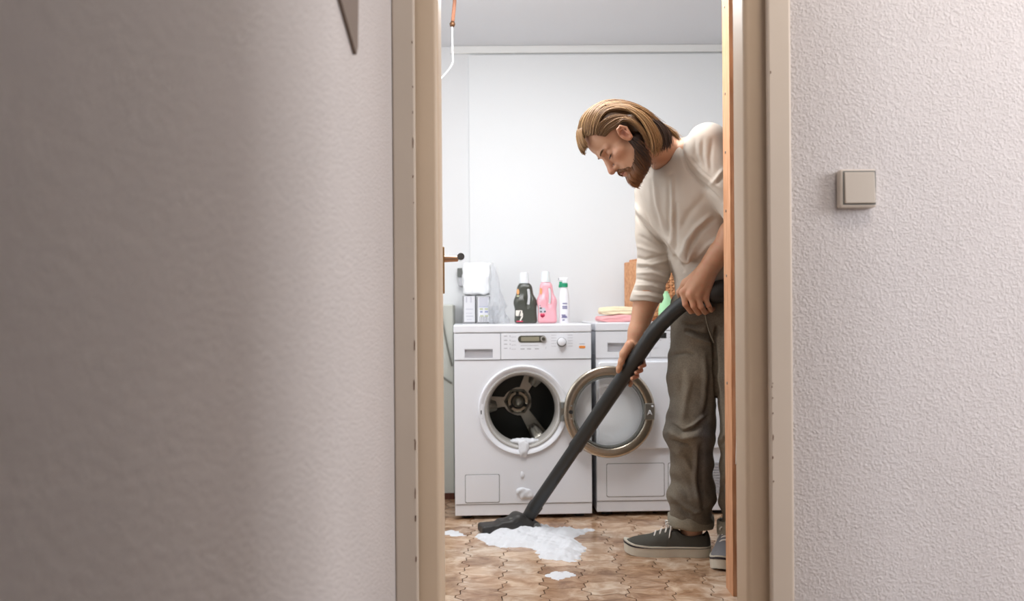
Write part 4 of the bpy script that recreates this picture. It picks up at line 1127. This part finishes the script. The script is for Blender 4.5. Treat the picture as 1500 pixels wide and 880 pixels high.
# ---- sweater
S = Field((.30,2.93,.78), (1.02,3.68,1.66), .0034)
CH = (SH_R+SH_L)/2 - SP*.11 + FR*.005
S.ell(CH, (.122,.178,.190), BODY)
S.ell(PEL+SP*.22-FR*.015, (.098,.160,.22), BODY, .05)
S.ell(PEL+V3(0,0,.06)-pfr*.012, (.112,.168,.13), PELV, .05)
S.cone(SH_R-LAT*-.01, SH_L+LAT*-.01, .062, .066, .06)
S.cone(NECK-SP*.035, NECK-SP*.02, .075, .068, .05)
CF_R = EL_R*.62+WR_R*.38
S.cone(PEL+SP*.30+FR*.06, A3((1006,382,3.205)), .055, .012, .05)      # cloth hanging loose at the belly
S.F[:,:,S.ax[2] < .948] = .01
nk = hd_(-.045,0,-.045); nd_ = unit(nk-NECK)
def sleeve(pts, rs, c, n_, inner, k):
    A = Field((.30,2.93,.78), (1.02,3.68,1.66), .0034); A.chain(pts, rs, .02)
    A.half(c, n_, A.lo, A.lo+A.h*A.n)
    A.cone(c-n_*.012, c+n_*.08, inner, inner*.96, .003, 's')
    h = np.clip(.5+.5*(S.F-A.F)/k, 0, 1); S.F[:] = S.F+(A.F-S.F)*h - k*h*(1-h)
dr_ = unit(WR_R-EL_R); cc = A3((951,443,3.44)); cn_ = unit(dr_+V3(.16,0,-.1))
sleeve([SH_R-LAT*.005+V3(0,0,-.01), SH_R*.45+EL_R*.55, EL_R, CF_R, cc+dr_*.05], [.066,.062,.0575,.054,.050], cc, cn_, .0445, .012)
dl_ = unit(WR_L-EL_L); cl = EL_L+dl_*.035
sleeve([SH_L, SH_L*.45+EL_L*.55, EL_L, EL_L+dl_*.09], [.074,.069,.062,.058], cl, dl_, .0535, .022)
S.cone(NECK-nd_*.012, NECK+nd_*.12, .0665, .067, .006, 's')
V, Q = S.mesh(); V = smooth_mesh(V, Q, 2)
N_ = normals(V,Q)
for poly, w_, d_ in (
    ([(998,196),(999,222),(1008,247),(1026,266),(1058,296)], 2.2, -.010), ([(1003,215),(1016,240),(1040,262),(1062,280)], 4, .007), ([(1012,232),(1022,246),(1050,270)], 2.2, -.005),
    ([(1018,205),(1019,225),(1026,245)], 3, -.004), ([(1030,203),(1029,228),(1033,248)], 3, -.004), ([(1043,205),(1040,232),(1041,250)], 3,-.004),
    ([(1060,248),(1049,262),(1042,270)], 3, .006), ([(1060,258),(1050,268)], 2.2, -.005),
    ([(957,250),(960,285),(965,310),(978,345)], 3.5, .006), ([(953,265),(957,300),(966,330)], 2.6, -.005),
    ([(984,260),(985,300),(984,335),(986,372)], 3.2, .007), ([(979,270),(979,310),(979,345)], 3, -.006), ([(991,300),(990,340),(991,370)], 3, -.005),
    ([(1040,315),(1020,332),(1006,352),(996,384)], 3.5, .009), ([(1046,322),(1025,340),(1012,360),(1003,388)], 3, -.009),
    ([(1058,345),(1036,360),(1020,378)], 3.5, .006), ([(1030,290),(1010,312),(998,335)], 5, -.005), ([(970,262),(968,300),(972,330)], 5, -.003),
    ([(927,309),(942,329),(960,348),(984,370),(1001,396)], 2.6, -.013), ([(929,300),(946,320),(963,338),(986,360),(1003,386)], 3.0, .008),
    ([(937,345),(950,352),(966,362)], 2.4, -.004), ([(933,360),(950,366),(978,374)], 2.6, .004),
    ([(932,377),(945,380),(962,376),(980,372)], 2, -.007), ([(932,385),(955,388),(981,380)], 2.4, .006), ([(931,392),(948,390),(978,398)], 2, -.007),
    ([(930,400),(955,399),(978,406)], 2.4, .005), ([(930,408),(948,411),(976,416)], 1.9, -.006), ([(929,418),(955,418),(974,424)], 2.2,.005), ([(929,425),(950,425),(973,432)], 1.8,-.006), ([(930,432),(950,432),(973,438)], 2,.004),
    ([(936,282),(944,305),(956,325)], 3,-.004), ([(930,300),(938,318),(948,332)], 3,.004)):
    V = crease(V, N_, poly, w_, d_)
V = V + N_*(.0016*wob(V,28,21)+.0012*wob(V*np.array([1,1,.6]),60,22))[:,None]
V = smooth_mesh(V, Q, 1, .4)
M['sweater'] = mat('sweater_knit', (206,196,184), .92, bump=.35, bscale=700, bdist=.0008, spec=.15)
sweater = qmesh('sweater', V, Q, M['sweater'], man, None, MO)
# ribbed neckband and cuff bands
def band(name, c, ax_, r, tr, m, sx=1.0, u=None, n=48):
    ax_ = unit(ax_); u = unit(np.cross(ax_, [0,1,.2])) if u is None else u; v = np.cross(ax_,u); bm = bmesh.new(); rings = []
    for i in range(n):
        a = 2*PI*i/n; d = u*math.cos(a)*sx+v*math.sin(a); ring = []
        for k in range(8):
            b = 2*PI*k/8; ring.append(bm.verts.new(Vector(c + d*(r+tr[0]*math.cos(b)) + ax_*tr[1]*math.sin(b) - np.array(MO))))
        rings.append(ring)
    for i in range(n):
        a_, b_ = rings[i], rings[(i+1)%n]
        for k in range(8): bm.faces.new((a_[k],a_[(k+1)%8],b_[(k+1)%8],b_[k]))
    return obj(name, bm, m, man, smooth=True)
band('neckband', NECK+nd_*.030, nd_, .0685, (.0042,.010), M['sweater'])

# ---- jeans
J = Field((.50,3.08,.03), (1.04,3.62,1.02), .0036)
J.ell(PEL+V3(0,0,.035), (.118,.172,.125), PELV)
J.chain([HIP_R+V3(0,0,-.01), HIP_R*.5+KNEE_R*.5, KNEE_R+V3(-.008,0,0), KNEE_R*.4+ANK_R*.6, ANK_R+V3(0,0,.05), ANK_R+V3(0,0,.02)], [.103,.092,.081,.075,.068,.062], .05)
J.chain([HIP_L+V3(0,0,-.01), HIP_L*.5+KNEE_L*.5, KNEE_L, KNEE_L*.4+ANK_L*.6, ANK_L+V3(0,0,.05), ANK_L+V3(0,0,.02)], [.104,.096,.085,.080,.070,.064], .007)
J.ell(KNEE_R+V3(-.02,-.02,-.03), (.075,.07,.06), None, .03)
J.F[:,:,J.ax[2] < ANK_R[2]+.055] = .01; J.F[:,:,J.ax[2] > .968] = .01
V, Q = J.mesh(); V = smooth_mesh(V, Q, 2); N_ = normals(V,Q)
for poly, w_, d_ in (
    ([(1003,474),(1018,478),(1034,474)], 3, -.008), ([(1010,490),(1025,497),(1046,503)], 3.5, .010), ([(1006,484),(1022,490),(1042,494)], 3, -.011),
    ([(985,520),(1004,516),(1018,520)], 2.5, -.006), ([(1036,470),(1040,490),(1046,505)], 2.4, -.008), ([(1050,480),(1047,500),(1049,540),(1052,590),(1054,640)], 2.4, -.012), ([(1056,480),(1053,500),(1055,540),(1058,590)], 3, .006),
    ([(1042,540),(1040,580),(1036,610)], 5, -.008), ([(1032,520),(1034,560),(1030,600)], 4, .006),
    ([(984,622),(998,632),(1018,628),(1038,612)], 3, -.011), ([(982,632),(1000,642),(1020,638)], 3.5, .010), ([(983,645),(998,652),(1012,655)], 2.6, -.009),
    ([(1002,630),(1016,622),(1036,606)], 2.2, .007), ([(990,660),(1002,668),(1014,690)], 4, .007), ([(1022,660),(1018,700),(1024,740)], 4, .010), ([(1028,650),(1026,700),(1030,745)], 3.5, -.011),
    ([(988,700),(1000,715),(1012,735)], 4, -.008), ([(986,725),(1002,740),(1020,748)], 3.5, .009), ([(986,738),(1000,752),(1012,757)], 3, -.010), ([(1014,752),(1028,745),(1040,735)], 3, .008),
    ([(1010,560),(1004,590),(1000,615)], 5, .005), ([(1000,540),(996,580)], 5, -.004),
    ([(1064,640),(1056,652)], 3, -.006), ([(1062,700),(1056,720),(1060,742)], 3, -.008)):
    V = crease(V, N_, poly, w_, d_*1.45)
lowk = np.clip((.62-V[:,2])/.3,0,1)
V = V + N_*((.003+.0035*lowk)*wob(V*np.array([1,1,1.3]),30,31)+.0014*wob(V,80,32))[:,None]
V = smooth_mesh(V, Q, 1, .4)
# worn grey denim: uneven fade; the shaded inner leg is painted bluish
dcol = np.tile(np.array(lin((140,131,116))), (len(V),1))
px_ = pixels(V)
wn_ = np.clip(.5+.5*wob(V,14,41),0,1)[:,None]
dcol = dcol*(1-.7*wn_)+np.array(lin((86,82,78)))*.7*wn_
# blue-grey shade of the inner leg put into the denim colour
inner = np.exp(-(((px_-np.array([1034,650]))/np.array([13,60]))**2).sum(1))[:,None]
dcol = dcol*(1-.6*inner)+np.array(lin((96,100,112)))*.6*inner
M['denim'] = mat('washed_grey_denim', (118,110,98), .9, attr='col', var=.22, vscale=220, bump=.4, bscale=900, bdist=.0008, spec=.15)
jeans = qmesh('jeans', V, Q, M['denim'], man, dcol, MO)
jeans['label'] = 'washed grey jeans with turned-up hems'
# turned-up hems
M['hem'] = mat('inside_denim', (152,146,130), .9, var=.15, vscale=200, bump=.4, bscale=800, bdist=.0008)
def hem(c, r, hgt, tip, seed):
    bm = bmesh.new(); n = 56; rings = []
    prof = [(-.004,0),(.002,-.003),(.005,.006),(.0065,hgt*.5),(.005,hgt-.004),(.0,hgt),(-.006,hgt-.004)]
    for i in range(n):
        a = 2*PI*i/n; wv = .002*math.sin(3*a+seed)+.0014*math.sin(7*a+seed)
        rings.append([bm.verts.new(Vector((c[0]+(r+o_+wv)*math.cos(a)*1.02, c[1]+(r+o_+wv)*math.sin(a)*.95, c[2]+z_+.004*math.cos(a+tip)+.0015*math.sin(5*a)))-Vector(MO)) for o_,z_ in prof])
    for i in range(n):
        a_, b_ = rings[i], rings[(i+1)%n]
        for k in range(len(prof)-1): bm.faces.new((a_[k],b_[k],b_[k+1],a_[k+1]))
        bm.faces.new((a_[-1],b_[-1],b_[0],a_[0]))
    return obj('turned_up_hem', bm, M['hem'], jeans, smooth=True)
hem(A3((1012,770.5,3.455)), .0775, .046, 2.6, 1.0); hem(A3((1085,783,3.40)), .0775, .055, 2.0, 4.0)
# trouser fly seam and pocket edge
bm = bmesh.new()
for pl in ([(1033,446,3.262),(1034,465,3.26),(1039,485,3.264),(1046,502,3.275)],):
    q = [Vector(p) - Vector(MO) for p in pl and [P(*p) for p in pl]]
    tube(bm, spline(q, 14), .0022, 6)
obj('fly_seam', bm, M['hem'], jeans, smooth=True)

# ---- shoes
M['canvas'] = mat('grey_canvas', (82,80,74), .9, bump=.5, bscale=900, bdist=.0008, spec=.2)
M['canvas_light'] = mat('pale_grey_canvas', (122,120,122), .9, bump=.5, bscale=900, bdist=.0008, spec=.2)
M['rubber'] = mat('off_white_rubber', (214,208,192), .55, var=.06, vscale=30)
M['lace'] = mat('white_lace', (226,220,212), .85)
M['stripe'] = mat('sole_stripe', (40,36,44), .6)
def shoe(toe, heel, canvas, name_label, mirror=1):
    toe, heel = np.array(toe), np.array(heel); d = heel-toe; d[2] = 0; Ls = np.linalg.norm(d); a = math.atan2(d[1],d[0])
    r = bpy.data.objects.new('shoe', None); COL.objects.link(r); r.parent = man; r.location = (toe[0]-MO[0], toe[1]-MO[1], 0); r.rotation_euler = (0,0,a); r['label'] = name_label
    def wid(s):   # half width along the sole, s = 0 toe .. 1 heel
        return np.interp(s, [0,.012,.04,.10,.20,.32,.45,.6,.75,.88,.95,.985,1], [.0,.017,.030,.042,.0495,.051,.046,.039,.0375,.037,.031,.019,0])
    def off(s): return mirror*np.interp(s, [0,.2,.5,.8,1], [.006,.003,-.003,-.002,0])
    ss = np.concatenate([np.linspace(0,.06,9), np.linspace(.09,.9,22), np.linspace(.92,1,8)])
    def outline(grow): 
        return [(s*Ls + (grow*(-1 if s < .02 else (1 if s > .98 else 0))), off(s)+wid(s)+grow*min(1,wid(s)/.02)) for s in ss] + [(s*Ls+(grow*(-1 if s < .02 else (1 if s > .98 else 0))), off(s)-wid(s)-grow*min(1,wid(s)/.02)) for s in ss[::-1][1:-1]]
    def rise(x): return .011*max(0,1-x/(Ls*.16))**2   # toe spring
    def slab(nm, m, g0, g1, z0, z1, bev=0):
        bm = bmesh.new(); a0, a1 = outline(g0), outline(g1)
        A_ = [bm.verts.new((x,y,z0+rise(x))) for x,y in a0]; B_ = [bm.verts.new((x,y,z1+rise(x)+.006*max(0,1-x/.1))) for x,y in a1]
        bm.faces.new(A_[::-1]); bm.faces.new(B_); n = len(A_)
        for i in range(n): bm.faces.new((A_[i],A_[(i+1)%n],B_[(i+1)%n],B_[i]))
        return obj(nm, bm, m, r, auto=60)
    so = slab('sole', M['rubber'], .0005, .002, 0, .036)
    slab('sole_stripe', M['stripe'], .0028, .0028, .0315, .0335)
    slab('sole_rim', M['rubber'], .0022, .0018, .0336, .039)
    f = Field((-.01,-.07,.025), (Ls+.01,.07,.14), .0023)
    X = f.ax[0][:,None,None]; Y = f.ax[1][None,:,None]; Z = f.ax[2][None,None,:]; s = np.clip(X/Ls,0,1)
    Wd = np.maximum(wid(s)-.001,.004); Hh = np.interp(s, [0,.03,.10,.2,.32,.45,.55,.62,.75,.88,.97,1], [.012,.020,.029,.036,.046,.063,.075,.077,.074,.070,.060,.03])
    yy = (Y-off(s))/Wd; zz = (Z-.030)/Hh
    dd_ = (np.sqrt(np.abs(yy)**2.4+np.maximum(zz,0)**2.4+1e-9)-1)*np.minimum(Wd,Hh)*.8
    dd_ = np.maximum(dd_, np.abs(X-Ls/2)-Ls/2)
    f.F[:] = np.maximum(dd_, .030-Z)
    f.ell((Ls*.76,0,.115), (.056,.05,.047), None, .006, 's')
    f.cone((Ls*.66,0,.10),(Ls*.88,0,.075),.021,.026,.004,'s')
    V, Q = f.mesh(); V = smooth_mesh(V,Q,2); N_ = normals(V,Q)
    V = V + N_*(.0012*wob(V,55,7)*(V[:,0] < Ls*.5))[:,None]
    qmesh('upper', V, Q, canvas, r)
    # vamp edge, lace stays
    def top(x): return .030+np.interp(x/Ls, [0,.03,.10,.2,.32,.45,.55,.62], [.012,.020,.029,.036,.046,.063,.075,.077])
    for k in range(4):
        x = Ls*(.36+.065*k); z = top(x)
        q = [(x-.004,-.026,z-.012),(x,-.016,z+.000),(x+.003,0,z+.004),(x+.003,.016,z+.000),(x,.026,z-.012)]
        bm = bmesh.new(); tube(bm, spline(q,12), .0034, 6); obj('lace', bm, M['lace'], r, smooth=True)
        for sy in (-1,1):
            bm = bmesh.new(); lathe(bm, [(.0035,-.001),(.0045,.001),(.002,.0015)], 10, center=(x,sy*.027,z-.012)); obj('eyelet', bm, M['stripe'], r)
    xk = Ls*.55; zk = top(xk)+.004
    for sgn in (-1,1):
        q = [(xk,0,zk),(xk-.008,sgn*.014,zk+.010),(xk-.02,sgn*.026,zk+.010),(xk-.014,sgn*.028,zk-.002),(xk,0,zk+.002)]
        bm = bmesh.new(); tube(bm, spline(q,18), .003, 6); obj('lace_loop', bm, M['lace'], r, smooth=True)
        q = [(xk,0,zk+.002),(xk-.002,sgn*.022,zk+.000),(xk-.006,sgn*.034,zk-.018),(xk-.010,sgn*.043,zk-.038)]
        bm = bmesh.new(); tube(bm, spline(q,14), [.0028]*12+[.0022,.0018], 6); obj('lace_end', bm, M['lace'], r, smooth=True)
    return r
dsole = lambda px,py: P(px, py, CAMZ*FPX/(py+(px-750)*math.sin(ROLL)-HOR))
t_ = dsole(916,813)+Vector((0,.030,0)); h_ = dsole(1046,819)+Vector((0,.055,0))
shoe(t_, h_, M['canvas'], 'dark grey canvas shoe seen from its side', 1)
t2 = dsole(1054,837); h2 = np.array(t2)+unit(np.array([.42,.90,0]))*.30
shoe(t2, h2, M['canvas_light'], 'grey canvas shoe pointing towards the hall', -1)

# ---- beard, hair, brows
random.seed(21)
def strands(name, guides, count, m, rad, colf, jit=.004, seg=11, sides=3, seed=0, spread=None):
    """guides: list of neighbouring guide lines in head coordinates; strands are blended between neighbours"""
    rnd = random.Random(seed); VV, QQ, CC = [], [], []; base = 0
    G = [[Vector(p) for p in spline(g, seg)] for g in guides]
    for _ in range(count):
        u = rnd.random()*(len(G)-1); i = min(int(u), len(G)-2); f_ = u-i; t0 = rnd.uniform(0,.12); t1 = rnd.uniform(.82,1.0)
        off = Vector((rnd.gauss(0,jit),rnd.gauss(0,jit),rnd.gauss(0,jit))); c = np.array(colf(rnd,u/(len(G)-1))); r0 = rad*rnd.uniform(.6,1.3)
        pts = []
        for s in range(seg):
            t = (t0+(t1-t0)*s/(seg-1))*(seg-1); k = min(int(t),seg-2); v = t-k
            pa = G[i][k].lerp(G[i][k+1],v); pb = G[i+1][k].lerp(G[i+1][k+1],v)
            p = pa.lerp(pb,f_) + off*(.35+.9*s/seg); pts.append(hd_(*p))
        for s in range(seg):
            tg = unit(pts[min(s+1,seg-1)]-pts[max(s-1,0)]); a = unit(np.cross(tg,[.3,.9,.2])); b = np.cross(tg,a); rr = r0*(1-.75*(s/(seg-1))**2)
            for k in range(sides):
                an = 2*PI*k/sides; VV.append(pts[s]+(a*math.cos(an)+b*math.sin(an))*rr); CC.append(c*(.8+.4*s/seg))
        for s in range(seg-1):
            for k in range(sides): QQ.append((base+s*sides+k, base+s*sides+(k+1)%sides, base+(s+1)*sides+(k+1)%sides, base+(s+1)*sides+k))
        base += seg*sides
    return np.array(VV), np.array(QQ), np.array(CC)
def join_parts(name, parts, m):
    V = np.concatenate([p[0] for p in parts]); C_ = np.concatenate([p[2] for p in parts]); o = 0; Q = []
    for p in parts: Q.append(p[1]+o); o += len(p[0])
    return qmesh(name, V, np.concatenate(Q), m, man, C_, MO)
M['hair'] = mat('hair', (130,96,62), .42, attr='col', spec=.5)
BL, BR, DK = np.array(lin((182,144,98))), np.array(lin((124,90,58))), np.array(lin((52,38,32)))
def mixc(blond): return lambda rnd, u: BL*(q:=min(1,max(0,rnd.gauss(blond,.34)))) + BR*(1-q)
def darkc(rnd, u): return DK*(1+rnd.gauss(0,.25)) + BR*max(0,rnd.gauss(.05,.08))
# scalp cap: the bulk beneath the strands
H = Field(HO-.24, HO+.24, .0027)
head_ell(H, (.001,0,.040), (.094,.083,.085))
head_ell(H, (-.050,0,-.015), (.052,.070,.095), .03)
head_ell(H, (-.074,0,-.085), (.034,.058,.055), .03)
for s in (-1,1): head_cone(H, (-.040,s*.070,-.005), (-.010,s*.062,-.085), .022, .017, .02)
# cut to the hairline: bare face, ears, throat
hn = unit(HF*1.0 - HU*.36)
H.half(hd_(.062,0,.060), unit(HF*.80-HU*.60), HO-.25, HO+.25)
for s in (-1,1):
    head_ell(H, (.014,s*.088,-.016), (.022,.024,.034), .006, 's')
    head_ell(H, (.052,s*.088,-.030), (.058,.050,.062), .006, 's')
V, Q = H.mesh(); V = smooth_mesh(V,Q,2); N_ = normals(V,Q); hl_ = hloc(V)
V = V + N_*(.0025*wob(hl_*np.array([.5,1,1]),70,3))[:,None]
low = np.clip((-.01-hl_[:,2])/.05,0,1)[:,None]; cc_ = (BR*.45)*(1-low)+DK*.7*low  # cap darkens downward, shade under the hair put into its colour
cap_part = (V,Q,cc_)
parts = [cap_part]
for s in (1,-1):
    n_ = 1 if s == 1 else .45
    G_top = [[(.090,s*.006,.092),(.062,s*.012,.124),(.010,s*.018,.131),(-.050,s*.02,.106),(-.090,s*.022,.050),(-.104,s*.022,-.02),(-.108,s*.02,-.090)],
             [(.090,s*.026,.084),(.060,s*.034,.114),(.008,s*.042,.122),(-.050,s*.046,.097),(-.086,s*.05,.040),(-.099,s*.05,-.03),(-.102,s*.045,-.098)],
             [(.084,s*.044,.072),(.054,s*.055,.097),(.002,s*.064,.105),(-.048,s*.066,.076),(-.076,s*.068,.024),(-.086,s*.067,-.02),(-.086,s*.063,-.062)],
             [(.074,s*.058,.058),(.046,s*.071,.074),(.004,s*.081,.080),(-.034,s*.084,.054),(-.056,s*.086,.014),(-.066,s*.085,-.02),(-.068,s*.080,-.055)]]
    parts.append(strands('h', G_top, int(950*n_), None, .0016, mixc(.28), .0036, 16, 3, 5+s))
    # temple hair swept back over the ear top, its shade painted as darker brown
    G_t = [[(.074,s*.058,.058),(.045,s*.073,.068),(.010,s*.084,.058),(-.018,s*.089,.032),(-.032,s*.091,-.014),(-.020,s*.086,-.075),(.008,s*.074,-.122)],
           [(.070,s*.062,.044),(.042,s*.076,.048),(.014,s*.084,.040),(-.008,s*.089,.026),(-.022,s*.094,-.004),(-.020,s*.092,-.050),(.004,s*.082,-.105)],
           [(.062,s*.066,.028),(.040,s*.076,.026),(.024,s*.081,.020),(.008,s*.087,.020),(-.012,s*.095,.014),(-.022,s*.096,-.02),(-.012,s*.091,-.07)]]
    parts.append(strands('h', G_t, int(420*n_), None, .0015, mixc(.10), .0022, 15, 3, 15+s))
    # lock falling from the crown behind the ear, light painted in as blonder strands
    G_l = [[(-.01,s*.075,.092),(-.040,s*.086,.050),(-.050,s*.093,.0),(-.040,s*.094,-.05),(-.012,s*.088,-.10),(.022,s*.072,-.132)],
           [(-.025,s*.066,.098),(-.060,s*.080,.045),(-.070,s*.085,-.01),(-.064,s*.084,-.065),(-.040,s*.078,-.115),(-.004,s*.066,-.142)]]
    parts.append(strands('h', G_l, int(260*n_), None, .0016, mixc(.62), .003, 15, 3, 25+s))
    # dark underhair at the side of the neck, its shade put into the colour
    G_d = [[(-.045,s*.074,-.02),(-.045,s*.078,-.06),(-.025,s*.076,-.10),(.010,s*.066,-.130)],
           [(-.075,s*.064,-.03),(-.080,s*.066,-.075),(-.062,s*.064,-.115),(-.030,s*.058,-.145)],
           [(-.095,s*.044,-.04),(-.100,s*.046,-.085),(-.088,s*.046,-.125),(-.060,s*.044,-.150)]]
    parts.append(strands('h', G_d, int(620*n_), None, .0017, darkc, .0055, 11, 3, 35+s))
    # strands falling past the forehead
    G_f = [[(.060,s*.004,.120),(.086,s*.006,.112),(.107,s*.008,.088),(.117,s*.010,.066),(.122,s*.012,.050)],
           [(.058,s*.030,.112),(.082,s*.034,.102),(.100,s*.036,.083),(.108,s*.036,.066),(.110,s*.034,.054)]]
    parts.append(strands('h', G_f, int(170*n_)+60, None, .0016, mixc(.35), .0025, 11, 3, 45+s))
# a few loose hairs over the nape
G_n = [[(-.102,.012,-.05),(-.110,.014,-.10),(-.112,.02,-.14),(-.108,.02,-.165)],[(-.098,.04,-.05),(-.104,.044,-.10),(-.104,.046,-.135),(-.098,.048,-.16)]]
parts.append(strands('h', G_n, 120, None, .0013, mixc(.5), .004, 11, 3, 61))
ho = join_parts('hair', parts, M['hair']); ho['label'] = 'shoulder-length blond-brown hair combed back'
# beard
Bd = Field(HO-.24, HO+.24, .0027)
for s in (-1,1):
    head_cone(Bd, (-.004,s*.058,-.058), (.062,s*.024,-.118), .021, .024, .02)
    head_cone(Bd, (.016,s*.068,-.020), (.010,s*.062,-.062), .008, .016, .012)
    head_cone(Bd, (.0955,s*.004,-.0735), (.083,s*.028,-.094), .0072, .0078, .008)
head_ell(Bd, (.078,0,-.124), (.029,.032,.026), .02)
head_ell(Bd, (.040,0,-.118), (.045,.044,.026), .02)
head_ell(Bd, (.104,0,-.0885), (.016,.0165,.0085), .004, 's')
for s in (-1,1): head_ell(Bd, (.072,s*.050,-.052), (.036,.022,.030), .008, 's')
V, Q = Bd.mesh(); V = smooth_mesh(V,Q,2); N_ = normals(V,Q); hl_ = hloc(V)
V = V + N_*(.0016*wob(hl_*np.array([1,1,.45]),150,3))[:,None]
gng = np.array(lin((150,100,62))); fr_ = np.clip((hl_[:,0]-.045)/.05,0,1)[:,None]
bparts = [(V,Q,(DK*1.1)*(1-fr_)+gng*.75*fr_)]
def bcol(rnd,u): q = min(1,max(0,u+rnd.gauss(0,.15))); return DK*1.2*(1-q)+gng*q*rnd.uniform(.8,1.3)
for s in (1,-1):
    Gb = [[(.012,s*.076,-.030),(.008,s*.080,-.060),(.012,s*.078,-.090),(.020,s*.070,-.118)],
          [(.030,s*.068,-.072),(.034,s*.066,-.095),(.036,s*.060,-.120),(.040,s*.050,-.142)],
          [(.056,s*.050,-.090),(.062,s*.046,-.110),(.064,s*.040,-.130),(.064,s*.030,-.148)],
          [(.086,s*.026,-.100),(.092,s*.022,-.118),(.092,s*.018,-.136),(.088,s*.012,-.152)],
          [(.094,s*.010,-.104),(.102,s*.008,-.120),(.102,s*.006,-.138),(.098,s*.002,-.153)]]
    bparts.append(strands('b', Gb, 650, None, .0013, bcol, .0042, 8, 3, 70+s))
    Gm = [[(.102,s*.002,-.068),(.1045,s*.004,-.075),(.1035,s*.006,-.082)],[(.098,s*.014,-.070),(.100,s*.018,-.079),(.097,s*.022,-.086)],[(.088,s*.024,-.080),(.090,s*.029,-.088),(.086,s*.032,-.098)]]
    bparts.append(strands('b', Gm, 150, None, .001, lambda r,u: gng*r.uniform(.6,1.2), .0012, 6, 3, 80+s))
bo = join_parts('beard', bparts, M['hair']); bo['label'] = 'full dark brown beard, gingery at the chin'
bp_ = []
for s in (1,-1):
    Ge = [[(.1015,s*.010,.004),(.1005,s*.018,.007),(.0965,s*.029,.0095)],[(.1005,s*.016,.006),(.0965,s*.029,.010),(.087,s*.043,.007)]]
    bp_.append(strands('e', Ge, 60, None, .0007, lambda r,u: BR*r.uniform(.8,1.2), .0014, 6, 3, 90+s))
    Gl = [[(.0895,s*.020,-.0205),(.0945,s*.020,-.0245),(.0965,s*.020,-.0265)],[(.0870,s*.040,-.0195),(.0905,s*.043,-.0235),(.092,s*.045,-.025)]]
    bp_.append(strands('e', Gl, 40, None, .0006, lambda r,u: DK, .0006, 5, 3, 95+s))
join_parts('brows', bp_, M['hair'])
